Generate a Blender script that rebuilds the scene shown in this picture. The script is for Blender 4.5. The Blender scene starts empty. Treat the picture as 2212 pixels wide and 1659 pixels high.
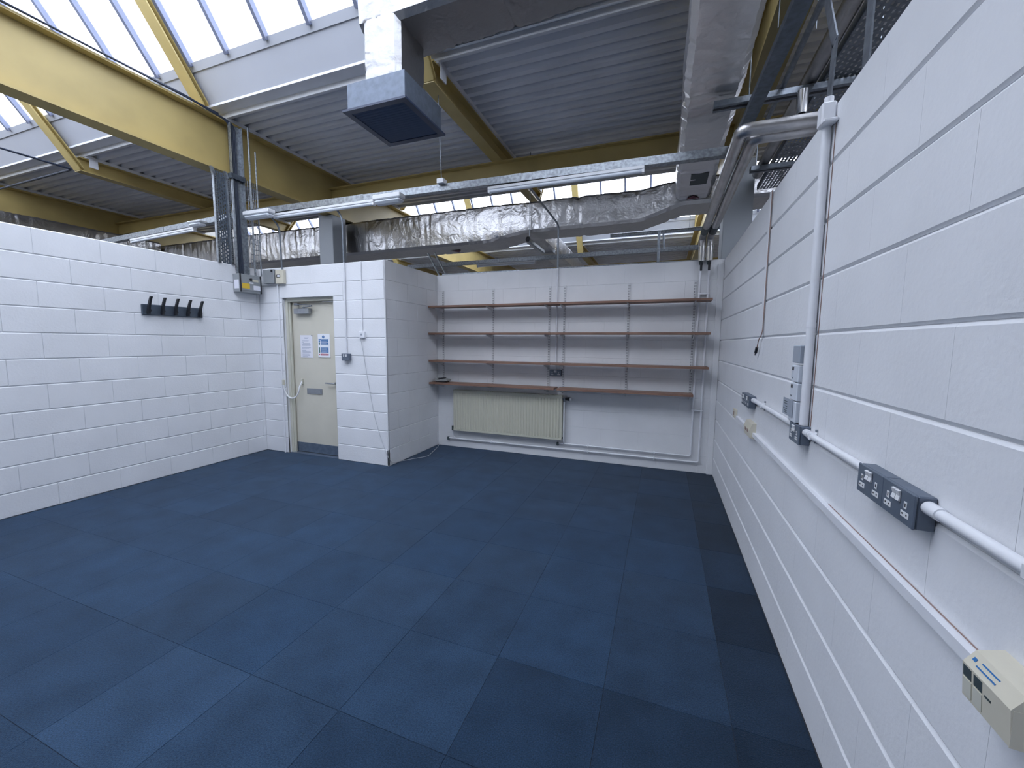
import bpy, math, random
from mathutils import Vector, Matrix, noise as mnoise

# ------------------------------------------------------------------ camera, world, exposure
scene = bpy.context.scene
W_PX, H_PX, F_PX = 2212, 1659, 868.7442
YAW, PITCH, ROLL, EYE = -0.3576, -0.1001, 0.009, 1.5018

def make_camera():
    cy, sy, cp, sp = math.cos(YAW), math.sin(YAW), math.cos(PITCH), math.sin(PITCH)
    fwd = Vector((sy*cp, cy*cp, sp)); right = Vector((cy, -sy, 0)); up = right.cross(fwd)
    c, s = math.cos(ROLL), math.sin(ROLL)
    r2 = c*right + s*up; u2 = -s*right + c*up
    m = Matrix((( r2.x, u2.x, -fwd.x, 0), (r2.y, u2.y, -fwd.y, 0), (r2.z, u2.z, -fwd.z, EYE), (0, 0, 0, 1)))
    cam = bpy.data.cameras.new('camera'); o = bpy.data.objects.new('camera', cam)
    scene.collection.objects.link(o); o.matrix_world = m
    cam.sensor_fit = 'HORIZONTAL'; cam.sensor_width = 36.0; cam.lens = F_PX/W_PX*36.0
    cam.clip_start = 0.02; cam.clip_end = 200
    scene.camera = o
make_camera()

SKY_STRENGTH = 2.9
world = bpy.data.worlds.new('overcast_sky'); scene.world = world
world.use_nodes = True
bg = world.node_tree.nodes['Background']
bg.inputs[0].default_value = (0.84, 0.845, 1.0, 1); bg.inputs[1].default_value = SKY_STRENGTH
scene.view_settings.view_transform = 'Standard'
scene.view_settings.look = 'None'
scene.view_settings.gamma = 1.0
scene.view_settings.use_curve_mapping = False
scene.view_settings.exposure = 1.22
scene.cycles.max_bounces = 6
scene.cycles.diffuse_bounces = 4
scene.cycles.glossy_bounces = 3
scene.cycles.use_adaptive_sampling = True
scene.cycles.adaptive_threshold = 0.05
scene.cycles.use_denoising = True
scene.cycles.caustics_reflective = False
scene.cycles.caustics_refractive = False
scene.cycles.transparent_max_bounces = 12

# roof geometry (used by the sky portals, the roof and the beams)
PERIOD, SLOPE = 7.7, math.radians(55)
FOOT_A, FOOT_B = -0.45, 3.52           # near and far foot of the first roof light
HALL = (-14.0, 7.0, -4.3, 15.3)
DECK_Z = 4.24

def portal(name, yc, zc, tilt, ln):
    l = bpy.data.lights.new(name, 'AREA'); l.shape = 'RECTANGLE'; l.size = HALL[1]-HALL[0]; l.size_y = ln
    l.cycles.is_portal = True
    o = bpy.data.objects.new(name, l); scene.collection.objects.link(o)
    o.location = ((HALL[0]+HALL[1])/2, yc, zc); o.rotation_euler = (tilt, 0, 0)
for k in range(2):
    a, b = FOOT_A+k*PERIOD, FOOT_B+k*PERIOD
    ln = (b-a)/2/math.cos(SLOPE)
    zc = DECK_Z+.08+math.tan(SLOPE)*(b-a)/4
    portal('sky_portal', a+(b-a)*.25-.06, zc+.06, SLOPE, ln)
    portal('sky_portal', b-(b-a)*.25+.06, zc+.06, -SLOPE, ln)

COL = scene.collection
rnd = random.Random(7)
PI = math.pi

# ------------------------------------------------------------------ materials
MATS = {}
def mat(name, base, rough=.5, metal=0.0, var=0.0, vscale=6.0, bump=0.0, bscale=60.0, var2=None, stretch=None, detail=3.0, spec=None):
    m = bpy.data.materials.new(name); m.use_nodes = True
    nt = m.node_tree; p = nt.nodes['Principled BSDF']
    p.inputs['Base Color'].default_value = (*base, 1)
    p.inputs['Roughness'].default_value = rough; p.inputs['Metallic'].default_value = metal
    if spec is not None: p.inputs['Specular IOR Level'].default_value = spec
    geo = nt.nodes.new('ShaderNodeNewGeometry')
    src = geo.outputs['Position']
    if stretch:
        mp = nt.nodes.new('ShaderNodeMapping'); mp.inputs['Scale'].default_value = stretch
        nt.links.new(src, mp.inputs['Vector']); src = mp.outputs['Vector']
    if var > 0:
        n = nt.nodes.new('ShaderNodeTexNoise'); n.inputs['Scale'].default_value = vscale; n.inputs['Detail'].default_value = detail
        nt.links.new(src, n.inputs['Vector'])
        r = nt.nodes.new('ShaderNodeMix'); r.data_type = 'RGBA'
        other = var2 or tuple(max(0, c*(1-var)) for c in base)
        r.inputs[6].default_value = (*base, 1); r.inputs[7].default_value = (*other, 1)
        cr = nt.nodes.new('ShaderNodeMapRange'); cr.inputs[1].default_value = .35; cr.inputs[2].default_value = .68
        nt.links.new(n.outputs['Fac'], cr.inputs[0]); nt.links.new(cr.outputs[0], r.inputs[0])
        nt.links.new(r.outputs[2], p.inputs['Base Color'])
    if bump > 0:
        n2 = nt.nodes.new('ShaderNodeTexNoise'); n2.inputs['Scale'].default_value = bscale; n2.inputs['Detail'].default_value = 4
        nt.links.new(src, n2.inputs['Vector'])
        b = nt.nodes.new('ShaderNodeBump'); b.inputs['Strength'].default_value = bump; b.inputs['Distance'].default_value = .004
        nt.links.new(n2.outputs['Fac'], b.inputs['Height']); nt.links.new(b.outputs['Normal'], p.inputs['Normal'])
    MATS[name] = m
    return m

mat('white_paint', (.80, .81, .83), .55, var=.05, vscale=3, bump=.35, bscale=70)
mat('white_paint_back', (.77, .775, .785), .6, var=.06, vscale=3, bump=.3, bscale=70)
mat('conduit_white', (.80, .81, .84), .4, var=.05, vscale=12)
mat('deck_white', (.74, .76, .82), .5, var=.08, vscale=2.2)
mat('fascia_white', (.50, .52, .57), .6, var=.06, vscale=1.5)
mat('bar_grey', (.16, .18, .26), .5, .2, var=.1, vscale=6)
mat('diffuser_metal', (.15, .18, .23), .5, .4, var=.22, vscale=24)
mat('yellow_paint', (.50, .39, .155), .45, var=.14, vscale=2.5)
mat('hall_wall', (.34, .33, .30), .7, var=.08, vscale=1)
mat('hall_floor', (.09, .09, .10), .6, var=.2, vscale=2)
mat('galvanised', (.38, .41, .44), .45, .8, var=.4, vscale=38, detail=1.5)
mat('galvanised_dark', (.16, .19, .23), .5, .6, var=.3, vscale=30)
mat('strut_steel', (.28, .31, .35), .45, .8, var=.3, vscale=30)
mat('foil_pipe', (.50, .49, .49), .38, 1.0, var=.2, vscale=9, bump=.5, bscale=40)
mat('foil_bright', (.68, .68, .69), .25, 1.0, var=.06, vscale=9)
mat('column_grey', (.33, .355, .38), .5, var=.05, vscale=3)
mat('door_cream', (.66, .63, .53), .45, var=.05, vscale=4)
mat('frame_cream', (.62, .61, .52), .45, var=.06, vscale=6)
mat('radiator_cream', (.58, .57, .46), .35)
mat('steel_brushed', (.45, .47, .50), .35, .9, var=.15, vscale=30, stretch=(1, 1, 12))
mat('kick_steel', (.25, .31, .40), .38, .7, var=.2, vscale=20)
mat('chrome', (.80, .80, .80), .15, 1.0)
mat('box_grey', (.13, .16, .21), .42, .15, var=.15, vscale=20)
mat('box_midgrey', (.33, .35, .36), .5, .2, var=.08, vscale=10)
mat('switch_white', (.75, .76, .77), .35)
mat('black_plastic', (.012, .013, .018), .4)
mat('dark_slot', (.03, .03, .035), .6)
mat('rack_grey', (.085, .108, .138), .35, .3, var=.15, vscale=12)
mat('beige_plastic', (.66, .62, .50), .4, var=.05, vscale=10)
mat('paper', (.80, .80, .86), .7)
mat('paper_ink', (.30, .34, .45), .7)
mat('sign_white', (.84, .86, .90), .4)
mat('sign_blue', (.03, .16, .40), .4)
mat('sign_red', (.42, .04, .08), .4)
mat('sign_green', (.05, .15, .14), .4)
mat('label_yellow', (.75, .50, .05), .5)
mat('shelf_wood', (.29, .165, .115), .5, var=.35, vscale=9, stretch=(.5, 8, 8), detail=5)
mat('rail_white', (.66, .67, .68), .45)
mat('slot_grey', (.10, .105, .12), .6)
mat('grille_blue', (.022, .035, .075), .45)
mat('grille_slat', (.035, .055, .11), .4)
mat('tube_white', (.80, .81, .83), .4)
mat('diffuser_plastic', (.70, .74, .80), .3)
mat('cable_dark', (.02, .03, .055), .45)
mat('cable_white', (.74, .74, .76), .5)
mat('maroon', (.14, .03, .05), .6)
mat('label_dark', (.05, .07, .075), .5)
mat('device_grey', (.30, .31, .30), .5)
mat('module_white', (.66, .70, .76), .4)
mat('module_grey', (.36, .40, .46), .45)
mat('device_pale', (.50, .49, .42), .5)
mat('cable_grey', (.52, .53, .56), .5)
mat('brown_line', (.30, .20, .17), .6)

def foil_material(name, base, rough):
    m = bpy.data.materials.new(name); m.use_nodes = True
    nt = m.node_tree; p = nt.nodes['Principled BSDF']; L = nt.links
    p.inputs['Base Color'].default_value = (base, base*.99, base, 1); p.inputs['Metallic'].default_value = 1.0; p.inputs['Roughness'].default_value = rough
    g = nt.nodes.new('ShaderNodeNewGeometry')
    a = nt.nodes.new('ShaderNodeTexNoise'); a.noise_type = 'RIDGED_MULTIFRACTAL'; a.inputs['Scale'].default_value = 7; a.inputs['Detail'].default_value = 3; a.inputs['Distortion'].default_value = 1.2
    b = nt.nodes.new('ShaderNodeTexNoise'); b.inputs['Scale'].default_value = 45; b.inputs['Detail'].default_value = 3
    for n in (a, b): L.new(g.outputs['Position'], n.inputs['Vector'])
    b1 = nt.nodes.new('ShaderNodeBump'); b1.inputs['Strength'].default_value = .55; b1.inputs['Distance'].default_value = .012
    b2 = nt.nodes.new('ShaderNodeBump'); b2.inputs['Strength'].default_value = .45; b2.inputs['Distance'].default_value = .006
    L.new(a.outputs['Fac'], b1.inputs['Height']); L.new(b.outputs['Fac'], b2.inputs['Height'])
    L.new(b1.outputs['Normal'], b2.inputs['Normal']); L.new(b2.outputs['Normal'], p.inputs['Normal'])
    MATS[name] = m
foil_material('foil', .52, .29); foil_material('foil_matte', .34, .45); foil_material('foil_soft', .78, .34)

def carpet_material():
    m = bpy.data.materials.new('carpet'); m.use_nodes = True
    nt = m.node_tree; p = nt.nodes['Principled BSDF']; L = nt.links
    p.inputs['Roughness'].default_value = .95; p.inputs['Specular IOR Level'].default_value = .1
    p.inputs['Sheen Weight'].default_value = .12
    geo = nt.nodes.new('ShaderNodeNewGeometry'); oi = nt.nodes.new('ShaderNodeObjectInfo')
    n1 = nt.nodes.new('ShaderNodeTexNoise'); n1.inputs['Scale'].default_value = 190; n1.inputs['Detail'].default_value = 3
    n2 = nt.nodes.new('ShaderNodeTexNoise'); n2.inputs['Scale'].default_value = 5; n2.inputs['Detail'].default_value = 4
    for n in (n1, n2): L.new(geo.outputs['Position'], n.inputs['Vector'])
    r1 = nt.nodes.new('ShaderNodeMapRange'); r1.inputs[1].default_value = .3; r1.inputs[2].default_value = .7; r1.inputs[3].default_value = .62; r1.inputs[4].default_value = 1.38
    r2 = nt.nodes.new('ShaderNodeMapRange'); r2.inputs[1].default_value = .3; r2.inputs[2].default_value = .7; r2.inputs[3].default_value = .84; r2.inputs[4].default_value = 1.16
    L.new(n1.outputs['Fac'], r1.inputs[0]); L.new(n2.outputs['Fac'], r2.inputs[0])
    mu = nt.nodes.new('ShaderNodeMath'); mu.operation = 'MULTIPLY'; L.new(r1.outputs[0], mu.inputs[0]); L.new(r2.outputs[0], mu.inputs[1])
    v = nt.nodes.new('ShaderNodeVectorMath'); v.operation = 'SCALE'; L.new(oi.outputs['Color'], v.inputs[0]); L.new(mu.outputs[0], v.inputs['Scale'])
    L.new(v.outputs[0], p.inputs['Base Color'])
    b = nt.nodes.new('ShaderNodeBump'); b.inputs['Strength'].default_value = .8; b.inputs['Distance'].default_value = .004
    L.new(n1.outputs['Fac'], b.inputs['Height']); L.new(b.outputs['Normal'], p.inputs['Normal'])
    MATS['carpet'] = m
carpet_material()

def pane_material():
    m = bpy.data.materials.new('roof_glass'); m.use_nodes = True
    nt = m.node_tree; nt.nodes.clear(); L = nt.links
    out = nt.nodes.new('ShaderNodeOutputMaterial'); mix = nt.nodes.new('ShaderNodeMixShader'); mix.inputs[0].default_value = .22
    t = nt.nodes.new('ShaderNodeBsdfTransparent'); t.inputs[0].default_value = (.93, .97, .97, 1)
    d = nt.nodes.new('ShaderNodeBsdfTranslucent')
    n = nt.nodes.new('ShaderNodeTexNoise'); n.inputs['Scale'].default_value = 1.3; n.inputs['Detail'].default_value = 4
    cr = nt.nodes.new('ShaderNodeMix'); cr.data_type = 'RGBA'; cr.inputs[6].default_value = (.80, .84, .85, 1); cr.inputs[7].default_value = (.92, .95, .95, 1)
    g = nt.nodes.new('ShaderNodeNewGeometry'); L.new(g.outputs['Position'], n.inputs['Vector']); L.new(n.outputs['Fac'], cr.inputs[0]); L.new(cr.outputs[2], d.inputs[0])
    L.new(t.outputs[0], mix.inputs[1]); L.new(d.outputs[0], mix.inputs[2]); L.new(mix.outputs[0], out.inputs[0])
    MATS['roof_glass'] = m
pane_material()

# ------------------------------------------------------------------ mesh helpers
class MB:
    def __init__(self): self.v = []; self.f = []
    def add(self, vs, fs):
        o = len(self.v); self.v += [tuple(x) for x in vs]; self.f += [tuple(i+o for i in f) for f in fs]; return self
    def box(self, x0, x1, y0, y1, z0, z1, c=0.0):
        if x0 > x1: x0, x1 = x1, x0
        if y0 > y1: y0, y1 = y1, y0
        if z0 > z1: z0, z1 = z1, z0
        if c <= 0:
            vs = [(x0,y0,z0),(x1,y0,z0),(x1,y1,z0),(x0,y1,z0),(x0,y0,z1),(x1,y0,z1),(x1,y1,z1),(x0,y1,z1)]
            return self.add(vs, [(3,2,1,0),(4,5,6,7),(0,1,5,4),(1,2,6,5),(2,3,7,6),(3,0,4,7)])
        c = min(c, (x1-x0)*.49, (y1-y0)*.49, (z1-z0)*.49)
        vs = []; idx = {}
        for sx in (0, 1):
            for sy in (0, 1):
                for sz in (0, 1):
                    X = (x0, x1)[sx]; Y = (y0, y1)[sy]; Z = (z0, z1)[sz]
                    ix = X+(c if sx == 0 else -c); iy = Y+(c if sy == 0 else -c); iz = Z+(c if sz == 0 else -c)
                    for a, q in (('x', (X, iy, iz)), ('y', (ix, Y, iz)), ('z', (ix, iy, Z))):
                        idx[(sx, sy, sz, a)] = len(vs); vs.append(q)
        I = idx; fs = []
        for s in (0, 1):
            q = [I[(s,0,0,'x')], I[(s,1,0,'x')], I[(s,1,1,'x')], I[(s,0,1,'x')]]; fs.append(q if s else q[::-1])
            q = [I[(0,s,0,'y')], I[(1,s,0,'y')], I[(1,s,1,'y')], I[(0,s,1,'y')]]; fs.append(q[::-1] if s else q)
            q = [I[(0,0,s,'z')], I[(1,0,s,'z')], I[(1,1,s,'z')], I[(0,1,s,'z')]]; fs.append(q if s else q[::-1])
        for a in (0, 1):
            for b in (0, 1):
                q = [I[(0,a,b,'y')], I[(1,a,b,'y')], I[(1,a,b,'z')], I[(0,a,b,'z')]]; fs.append(q if a != b else q[::-1])
                q = [I[(a,0,b,'x')], I[(a,1,b,'x')], I[(a,1,b,'z')], I[(a,0,b,'z')]]; fs.append(q[::-1] if a != b else q)
                q = [I[(a,b,0,'x')], I[(a,b,1,'x')], I[(a,b,1,'y')], I[(a,b,0,'y')]]; fs.append(q if a != b else q[::-1])
        for sx in (0, 1):
            for sy in (0, 1):
                for sz in (0, 1):
                    q = [I[(sx,sy,sz,'x')], I[(sx,sy,sz,'y')], I[(sx,sy,sz,'z')]]
                    fs.append(q if (sx+sy+sz) % 2 == 1 else q[::-1])
        return self.add(vs, fs)
    def prism(self, poly, axis, a0, a1):
        # poly: 2D points in the two other axes (order x,y,z without axis)
        n = len(poly); vs = []
        for a in (a0, a1):
            for (u, w) in poly:
                vs.append({'x': (a, u, w), 'y': (u, a, w), 'z': (u, w, a)}[axis])
        fs = [tuple(range(n-1, -1, -1)), tuple(range(n, 2*n))]
        for i in range(n): j = (i+1) % n; fs.append((i, j, n+j, n+i))
        return self.add(vs, fs)
    def tube(self, pts, r, n=10, fillet=0.0, cap=True, fseg=5):
        pts = [Vector(p) for p in pts]
        if fillet > 0 and len(pts) > 2:
            q = [pts[0]]
            for i in range(1, len(pts)-1):
                a, b, c = pts[i-1], pts[i], pts[i+1]
                d1 = (a-b).normalized(); d2 = (c-b).normalized()
                t = min(fillet, (a-b).length*.49, (c-b).length*.49)
                p1 = b+d1*t; p2 = b+d2*t
                for k in range(fseg+1):
                    u = k/fseg; q.append((1-u)**2*p1+2*u*(1-u)*b+u*u*p2)
            q.append(pts[-1]); pts = q
        rs = r if isinstance(r, (list, tuple)) else [r]*len(pts)
        T = []
        for i in range(len(pts)):
            d = (pts[min(i+1, len(pts)-1)]-pts[max(i-1, 0)]); T.append(d.normalized())
        ref = Vector((0, 0, 1)) if abs(T[0].z) < .9 else Vector((1, 0, 0))
        nrm = (ref-T[0]*ref.dot(T[0])).normalized(); vs = []
        for i, p in enumerate(pts):
            nrm = (nrm-T[i]*nrm.dot(T[i])).normalized(); bn = T[i].cross(nrm)
            k = 1.0
            if 0 < i < len(pts)-1:
                a = (pts[i]-pts[i-1]).normalized().dot((pts[i+1]-pts[i]).normalized()); k = 1/max(.5, math.sqrt((1+a)/2))
            for j in range(n):
                t = 2*PI*j/n; vs.append(p+(nrm*math.cos(t)+bn*math.sin(t))*rs[i]*(k if fillet == 0 else 1))
        fs = []
        for i in range(len(pts)-1):
            for j in range(n):
                jj = (j+1) % n; fs.append((i*n+j, i*n+jj, (i+1)*n+jj, (i+1)*n+j))
        if cap: fs.append(tuple(range(n-1, -1, -1))); fs.append(tuple(range((len(pts)-1)*n, len(pts)*n)))
        return self.add(vs, fs)
    def bar(self, p0, p1, w, h, up=(0, 0, 1)):
        p0, p1 = Vector(p0), Vector(p1); d = (p1-p0).normalized(); up = Vector(up)
        s = d.cross(up).normalized(); u = s.cross(d).normalized(); vs = []
        for p in (p0, p1):
            for a, b in ((-1, -1), (1, -1), (1, 1), (-1, 1)): vs.append(p+s*a*w/2+u*b*h/2)
        return self.add(vs, [(3,2,1,0),(4,5,6,7),(0,1,5,4),(1,2,6,5),(2,3,7,6),(3,0,4,7)])
    def build(self, name, material, parent=None, smooth=False, world=False, label=None):
        off = Vector((0, 0, 0))
        if parent is not None and world:
            q = parent
            while q is not None: off += Vector(q.location); q = q.parent
        me = bpy.data.meshes.new(name)
        me.from_pydata([tuple(Vector(v)-off) for v in self.v], [], self.f); me.update()
        me.materials.append(MATS[material])
        if smooth: me.shade_smooth(); me.set_sharp_from_angle(angle=math.radians(40))
        o = bpy.data.objects.new(name, me); COL.objects.link(o)
        if parent is not None: o.parent = parent
        if label: o['label'] = label
        return o
    def solo(self, name, material, label, cat, group=None, smooth=False):
        xs = [v[0] for v in self.v]; ys = [v[1] for v in self.v]; zs = [v[2] for v in self.v]
        c = Vector(((min(xs)+max(xs))/2, (min(ys)+max(ys))/2, min(zs)))
        self.v = [tuple(Vector(v)-c) for v in self.v]
        o = self.build(name, material, smooth=smooth); o.location = c
        tag(o, label, cat, group); return o

def tag(o, label, cat, group=None, kind=None):
    o['label'] = label; o['category'] = cat
    if group: o['group'] = group
    if kind: o['kind'] = kind
    return o
def thing(name, label, cat, loc=(0, 0, 0), rotz=0.0, group=None):
    o = bpy.data.objects.new(name, None); o.empty_display_size = .05; COL.objects.link(o)
    o.location = loc; o.rotation_euler = (0, 0, rotz)
    return tag(o, label, cat, group)
def structure(o, label=None):
    o['kind'] = 'structure'
    if label: o['label'] = label
    return o
def struct_empty(name, label=None):
    o = bpy.data.objects.new(name, None); o.empty_display_size = .05; COL.objects.link(o)
    return structure(o, label)
def inst(me, name, loc, rotz=0.0, parent=None):
    o = bpy.data.objects.new(name, me); COL.objects.link(o); o.location = loc; o.rotation_euler = (0, 0, rotz)
    if parent is not None: o.parent = parent
    return o

# ------------------------------------------------------------------ room dimensions
XR, XL, YB, YD, XC = .596, -5.107, 5.106, 3.948, -3.0645
Y0 = -2.5                       # rear of the room, behind the camera
COURSE, COFF, NC = .225, -.0185, 11
WTOP = NC*COURSE+COFF
DOOR = (-4.70, -3.845, 2.066)

# ------------------------------------------------------------------ floor: slab and carpet tiles
fl = structure(MB().box(HALL[0], HALL[1], HALL[2], HALL[3], -.12, -.006).build('floor', 'hall_floor'), 'dark blue carpet tile floor of the room')
tile_cache = {}
def tile_mesh(w, d):
    k = (round(w, 3), round(d, 3))
    if k not in tile_cache:
        g = .0006
        m = MB().box(g, w-g, g, d-g, 0, .006, .0008)
        me = bpy.data.meshes.new('carpet_tile'); me.from_pydata(m.v, [], m.f); me.update(); me.materials.append(MATS['carpet'])
        tile_cache[k] = me
    return tile_cache[k]
TX, TY, TS = .32, .165, .5
tile_tone_shade = {(0, 4): .42, (-1, 5): .98, (-1, 4): .95, (-1, 2): .62, (0, 2): .5, (0, 3): .62, (0, 6): .5, (-5, 1): 1.2, (-5, 2): 1.0, (-1, 1): .8, (0, 1): .5, (0, 0): .5, (-2, 2): .72, (-2, 1): .75, (-3, 1): .8, (-8, 4): .85}  # odd dark tiles, plus shade painted into near and right-hand tile colours
for i in range(-12, 2):
    for j in range(-6, 12):
        x0 = TX+i*TS; x1 = x0+TS; y0 = TY+j*TS; y1 = y0+TS
        x0, x1 = max(x0, XL), min(x1, XR); y0, y1 = max(y0, Y0), min(y1, YB)
        if x1-x0 < .01: continue
        if x0 < XC < x1 and y1 > YD:
            pieces = [(x0, XC, y0, min(y1, YD+.14)), (XC, x1, y0, y1)]
        elif x1 <= XC: pieces = [(x0, x1, y0, min(y1, YD+.14))]
        else: pieces = [(x0, x1, y0, y1)]
        t = tile_tone_shade.get((i, j), rnd.choice((.94, .97, 1.0, 1.02, 1.04, 1.07, .96))*(.62 if i == 0 else .85 if i == -1 else .95 if i == -2 else 1.0))  # edge column really darker; next columns carry painted shade toward the right wall
        for (a, b, c, d) in pieces:
            if b-a < .01 or d-c < .01: continue
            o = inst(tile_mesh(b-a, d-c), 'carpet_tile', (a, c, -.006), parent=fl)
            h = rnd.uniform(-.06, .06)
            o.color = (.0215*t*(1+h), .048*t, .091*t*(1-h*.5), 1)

# ------------------------------------------------------------------ block walls
block_cache = {}
CX = {}
def block_mesh(L, H, ch, rec, gx, gz, material):
    k = (round(L, 3), round(H, 3), ch, rec, gx, gz, material)
    if k not in block_cache:
        # chamfered slab; local -y is the face, back sinks into the core
        x0, x1, z0, z1 = gx/2, L-gx/2, gz/2, H-gz/2
        cx = CX[material, ch]
        f0 = [(x0+cx, 0, z0+ch), (x1-cx, 0, z0+ch), (x1-cx, 0, z1-ch), (x0+cx, 0, z1-ch)]
        f1 = [(x0, ch*.8, z0), (x1, ch*.8, z0), (x1, ch*.8, z1), (x0, ch*.8, z1)]
        f2 = [(x0, rec+.012, z0), (x1, rec+.012, z0), (x1, rec+.012, z1), (x0, rec+.012, z1)]
        vs = f0+f1+f2; fs = [(0, 1, 2, 3)]
        for i in range(4):
            j = (i+1) % 4; fs.append((4+i, 4+j, j, i)); fs.append((8+i, 8+j, 4+j, 4+i))
        me = bpy.data.meshes.new('block'); me.from_pydata(vs, [], fs); me.update(); me.materials.append(MATS[material])
        block_cache[k] = me
    return block_cache[k]
STYLE = {  # bed joint chamfer, recess, open joint across, open joint up
    'left': (.0075, .009, 0.0, .002, 'white_paint'), 'right': (.0082, .009, 0.0, .003, 'white_paint'),
    'back': (.0025, .004, .0, .001, 'white_paint_back'), 'door': (.0070, .009, .0, .002, 'white_paint'), 'pier': (.0045, .006, .0, .001, 'white_paint_back')}
for k_, c_ in (('left', .0032), ('right', .0004), ('back', .0012), ('door', .0015), ('pier', .003)): CX[STYLE[k_][4], STYLE[k_][0]] = c_
CX['white_paint', .0025] = .0015
def lay(parent, style, a0, a1, first, place, rows=range(NC), zr=None):
    """courses of blocks from a0 to a1 along the wall; first = where a joint falls in even rows"""
    ch, rec, gx, gz, m = STYLE[style]
    for r in rows:
        z0 = max(0.0, r*COURSE+COFF); z1 = (r+1)*COURSE+COFF
        if zr: z0, z1 = zr
        s = first+(.225 if r % 2 else 0)
        k = math.floor((a0-s)/.45); cuts = [a0]
        p = s+(k+1)*.45
        while p < a1-.03:
            if p > a0+.03: cuts.append(p)
            p += .45
        cuts.append(a1)
        for u, w in zip(cuts, cuts[1:]):
            place(block_mesh(w-u, z1-z0, ch, rec, gx, gz, m), u, w, z0, parent)
def core(name, x0, x1, y0, y1, z1=WTOP, m='white_paint', label=None):
    return structure(MB().box(x0, x1, y0, y1, 0, z1).build(name, m), label)

wl = core('wall_left', XL-.14, XL-.007, Y0-.1, YD+.007, label='left white painted blockwork wall with the coat rack')
lay(wl, 'left', -1.95, YD, 1.88, lambda me, u, w, z, p: inst(me, 'block', (XL, u, z), PI/2, p))
wr = core('wall_right', XR+.009, XR+.14, Y0-.1, YB+.1, label='right white painted blockwork wall with the sockets')
lay(wr, 'right', -1.95, YB, .72, lambda me, u, w, z, p: inst(me, 'block', (XR, w, z), -PI/2, p))
wb = core('wall_back', XC, XR+.009, YB+.004, YB+.14, m='white_paint_back', label='back white blockwork wall behind the shelves')
lay(wb, 'back', XC, XR, -2.72, lambda me, u, w, z, p: inst(me, 'block', (u, YB, z), 0, p))
wp = core('wall_pier', XC-.14, XC-.005, YD+.01, YB+.14, label='return wall of the white block pier beside the alcove')
lay(wp, 'pier', YD, YB, 4.16, lambda me, u, w, z, p: inst(me, 'block', (XC, u, z), PI/2, p))
wd = struct_empty('wall_door', 'white blockwork wall holding the cream door')
dx0, dx1, dz = DOOR
MB().box(XL-.14, dx0, YD+.007, YD+.14, 0, WTOP).box(dx1, XC-.005, YD+.007, YD+.14, 0, WTOP).box(dx0, dx1, YD+.007, YD+.14, dz, WTOP).build('wall_core', 'white_paint', wd)
pd = lambda me, u, w, z, p: inst(me, 'block', (u, YD, z), 0, p)
def single(a, b, rows_):
    c_, r_, gx_, gz_, m_ = STYLE['door']
    for r in rows_:
        z0 = max(0.0, r*COURSE+COFF)
        inst(block_mesh(b-a, (r+1)*COURSE+COFF-z0, c_, r_, gx_, gz_, m_), 'block', (a, YD, z0), 0, wd)
single(XL, dx0, range(9)); single(dx1, XC, range(9))
ch, rec, gx, gz, mm_ = STYLE['door']
for (u, w, z0, z1) in ((XL, -4.74, 9*COURSE+COFF, 10*COURSE+COFF), (-3.69, XC, 9*COURSE+COFF, 10*COURSE+COFF), (-4.74, -3.69, dz, 10*COURSE+COFF), (dx1, -3.69, 9*COURSE+COFF, dz), (-4.74, dx0, 9*COURSE+COFF, dz)):
    inst(block_mesh(w-u, z1-z0, .0025, rec, .002, .004, mm_), 'lintel' if u == -4.74 and w == -3.69 else 'block', (u, YD, z0), 0, wd)
single(XL, -4.2, [10]); single(-4.2, XC, [10])
structure(MB().box(XL-.14, XR+.14, Y0-.14, Y0, 0, WTOP).build('wall_rear', 'white_paint'), 'white wall closing the room at the near end')
structure(MB().box(.531, XR-.001, YB-.022, YB-.0005, 0, WTOP-.05, .004).build('trim_1', 'white_paint_back'), 'white vertical boxing in the right corner of the back wall')

# ------------------------------------------------------------------ outer hall: enclosing walls
hx0, hx1, hy0, hy1 = HALL
HZ = DECK_Z+.12
structure(MB().box(hx0-.2, hx0, hy0, hy1, 0, HZ).build('wall_hall_left', 'hall_wall'), 'far left wall of the hall beyond the room')
structure(MB().box(hx1, hx1+.2, hy0, hy1, 0, HZ).build('wall_hall_right', 'hall_wall'), 'right wall of the hall beyond the room')
structure(MB().box(hx0-.2, hx1+.2, hy1, hy1+.2, 0, HZ).build('wall_hall_far', 'hall_wall'), 'far wall of the hall behind the back wall')
structure(MB().box(hx0-.2, hx1+.2, hy0-.2, hy0, 0, HZ).build('wall_hall_near', 'hall_wall'), 'hall wall behind the camera')

# ------------------------------------------------------------------ roof: corrugated decks
def deck(name, y0, y1, label):
    m = MB(); pitch, z0, z1 = .15, DECK_Z, DECK_Z+.065
    pr = [(y0, z0)]; y = y0
    while y < y1-.001:
        for d, z in ((.062, z0), (.082, z1), (.130, z1), (.150, z0)):
            if y+d <= y1+1e-6: pr.append((y+d, z))
        y += pitch
    if pr[-1][0] < y1: pr.append((y1, pr[-1][1]))
    poly = pr+[(y1, z1+.04), (y0, z1+.04)]
    n = len(pr); vs = []; fs = []
    for x in (hx0, hx1):
        vs += [(x, a, b) for a, b in pr]
    for i in range(n-1): fs.append((i, n+i, n+i+1, i+1))
    m.add(vs, fs); m.box(hx0, hx1, y0, y1, z1+.03, z1+.10)
    return structure(m.build(name, 'deck_white'), label)
DA = (FOOT_B+.14, FOOT_A+PERIOD-.10)
deck('ceiling', DA[0], DA[1], 'white corrugated metal roof deck above the back of the room')
deck('ceiling', DA[0]-PERIOD, DA[1]-PERIOD, 'white corrugated roof deck behind the camera')
deck('ceiling', DA[0]+PERIOD, DA[1]+PERIOD, 'white corrugated roof deck in the bay beyond')

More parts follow.
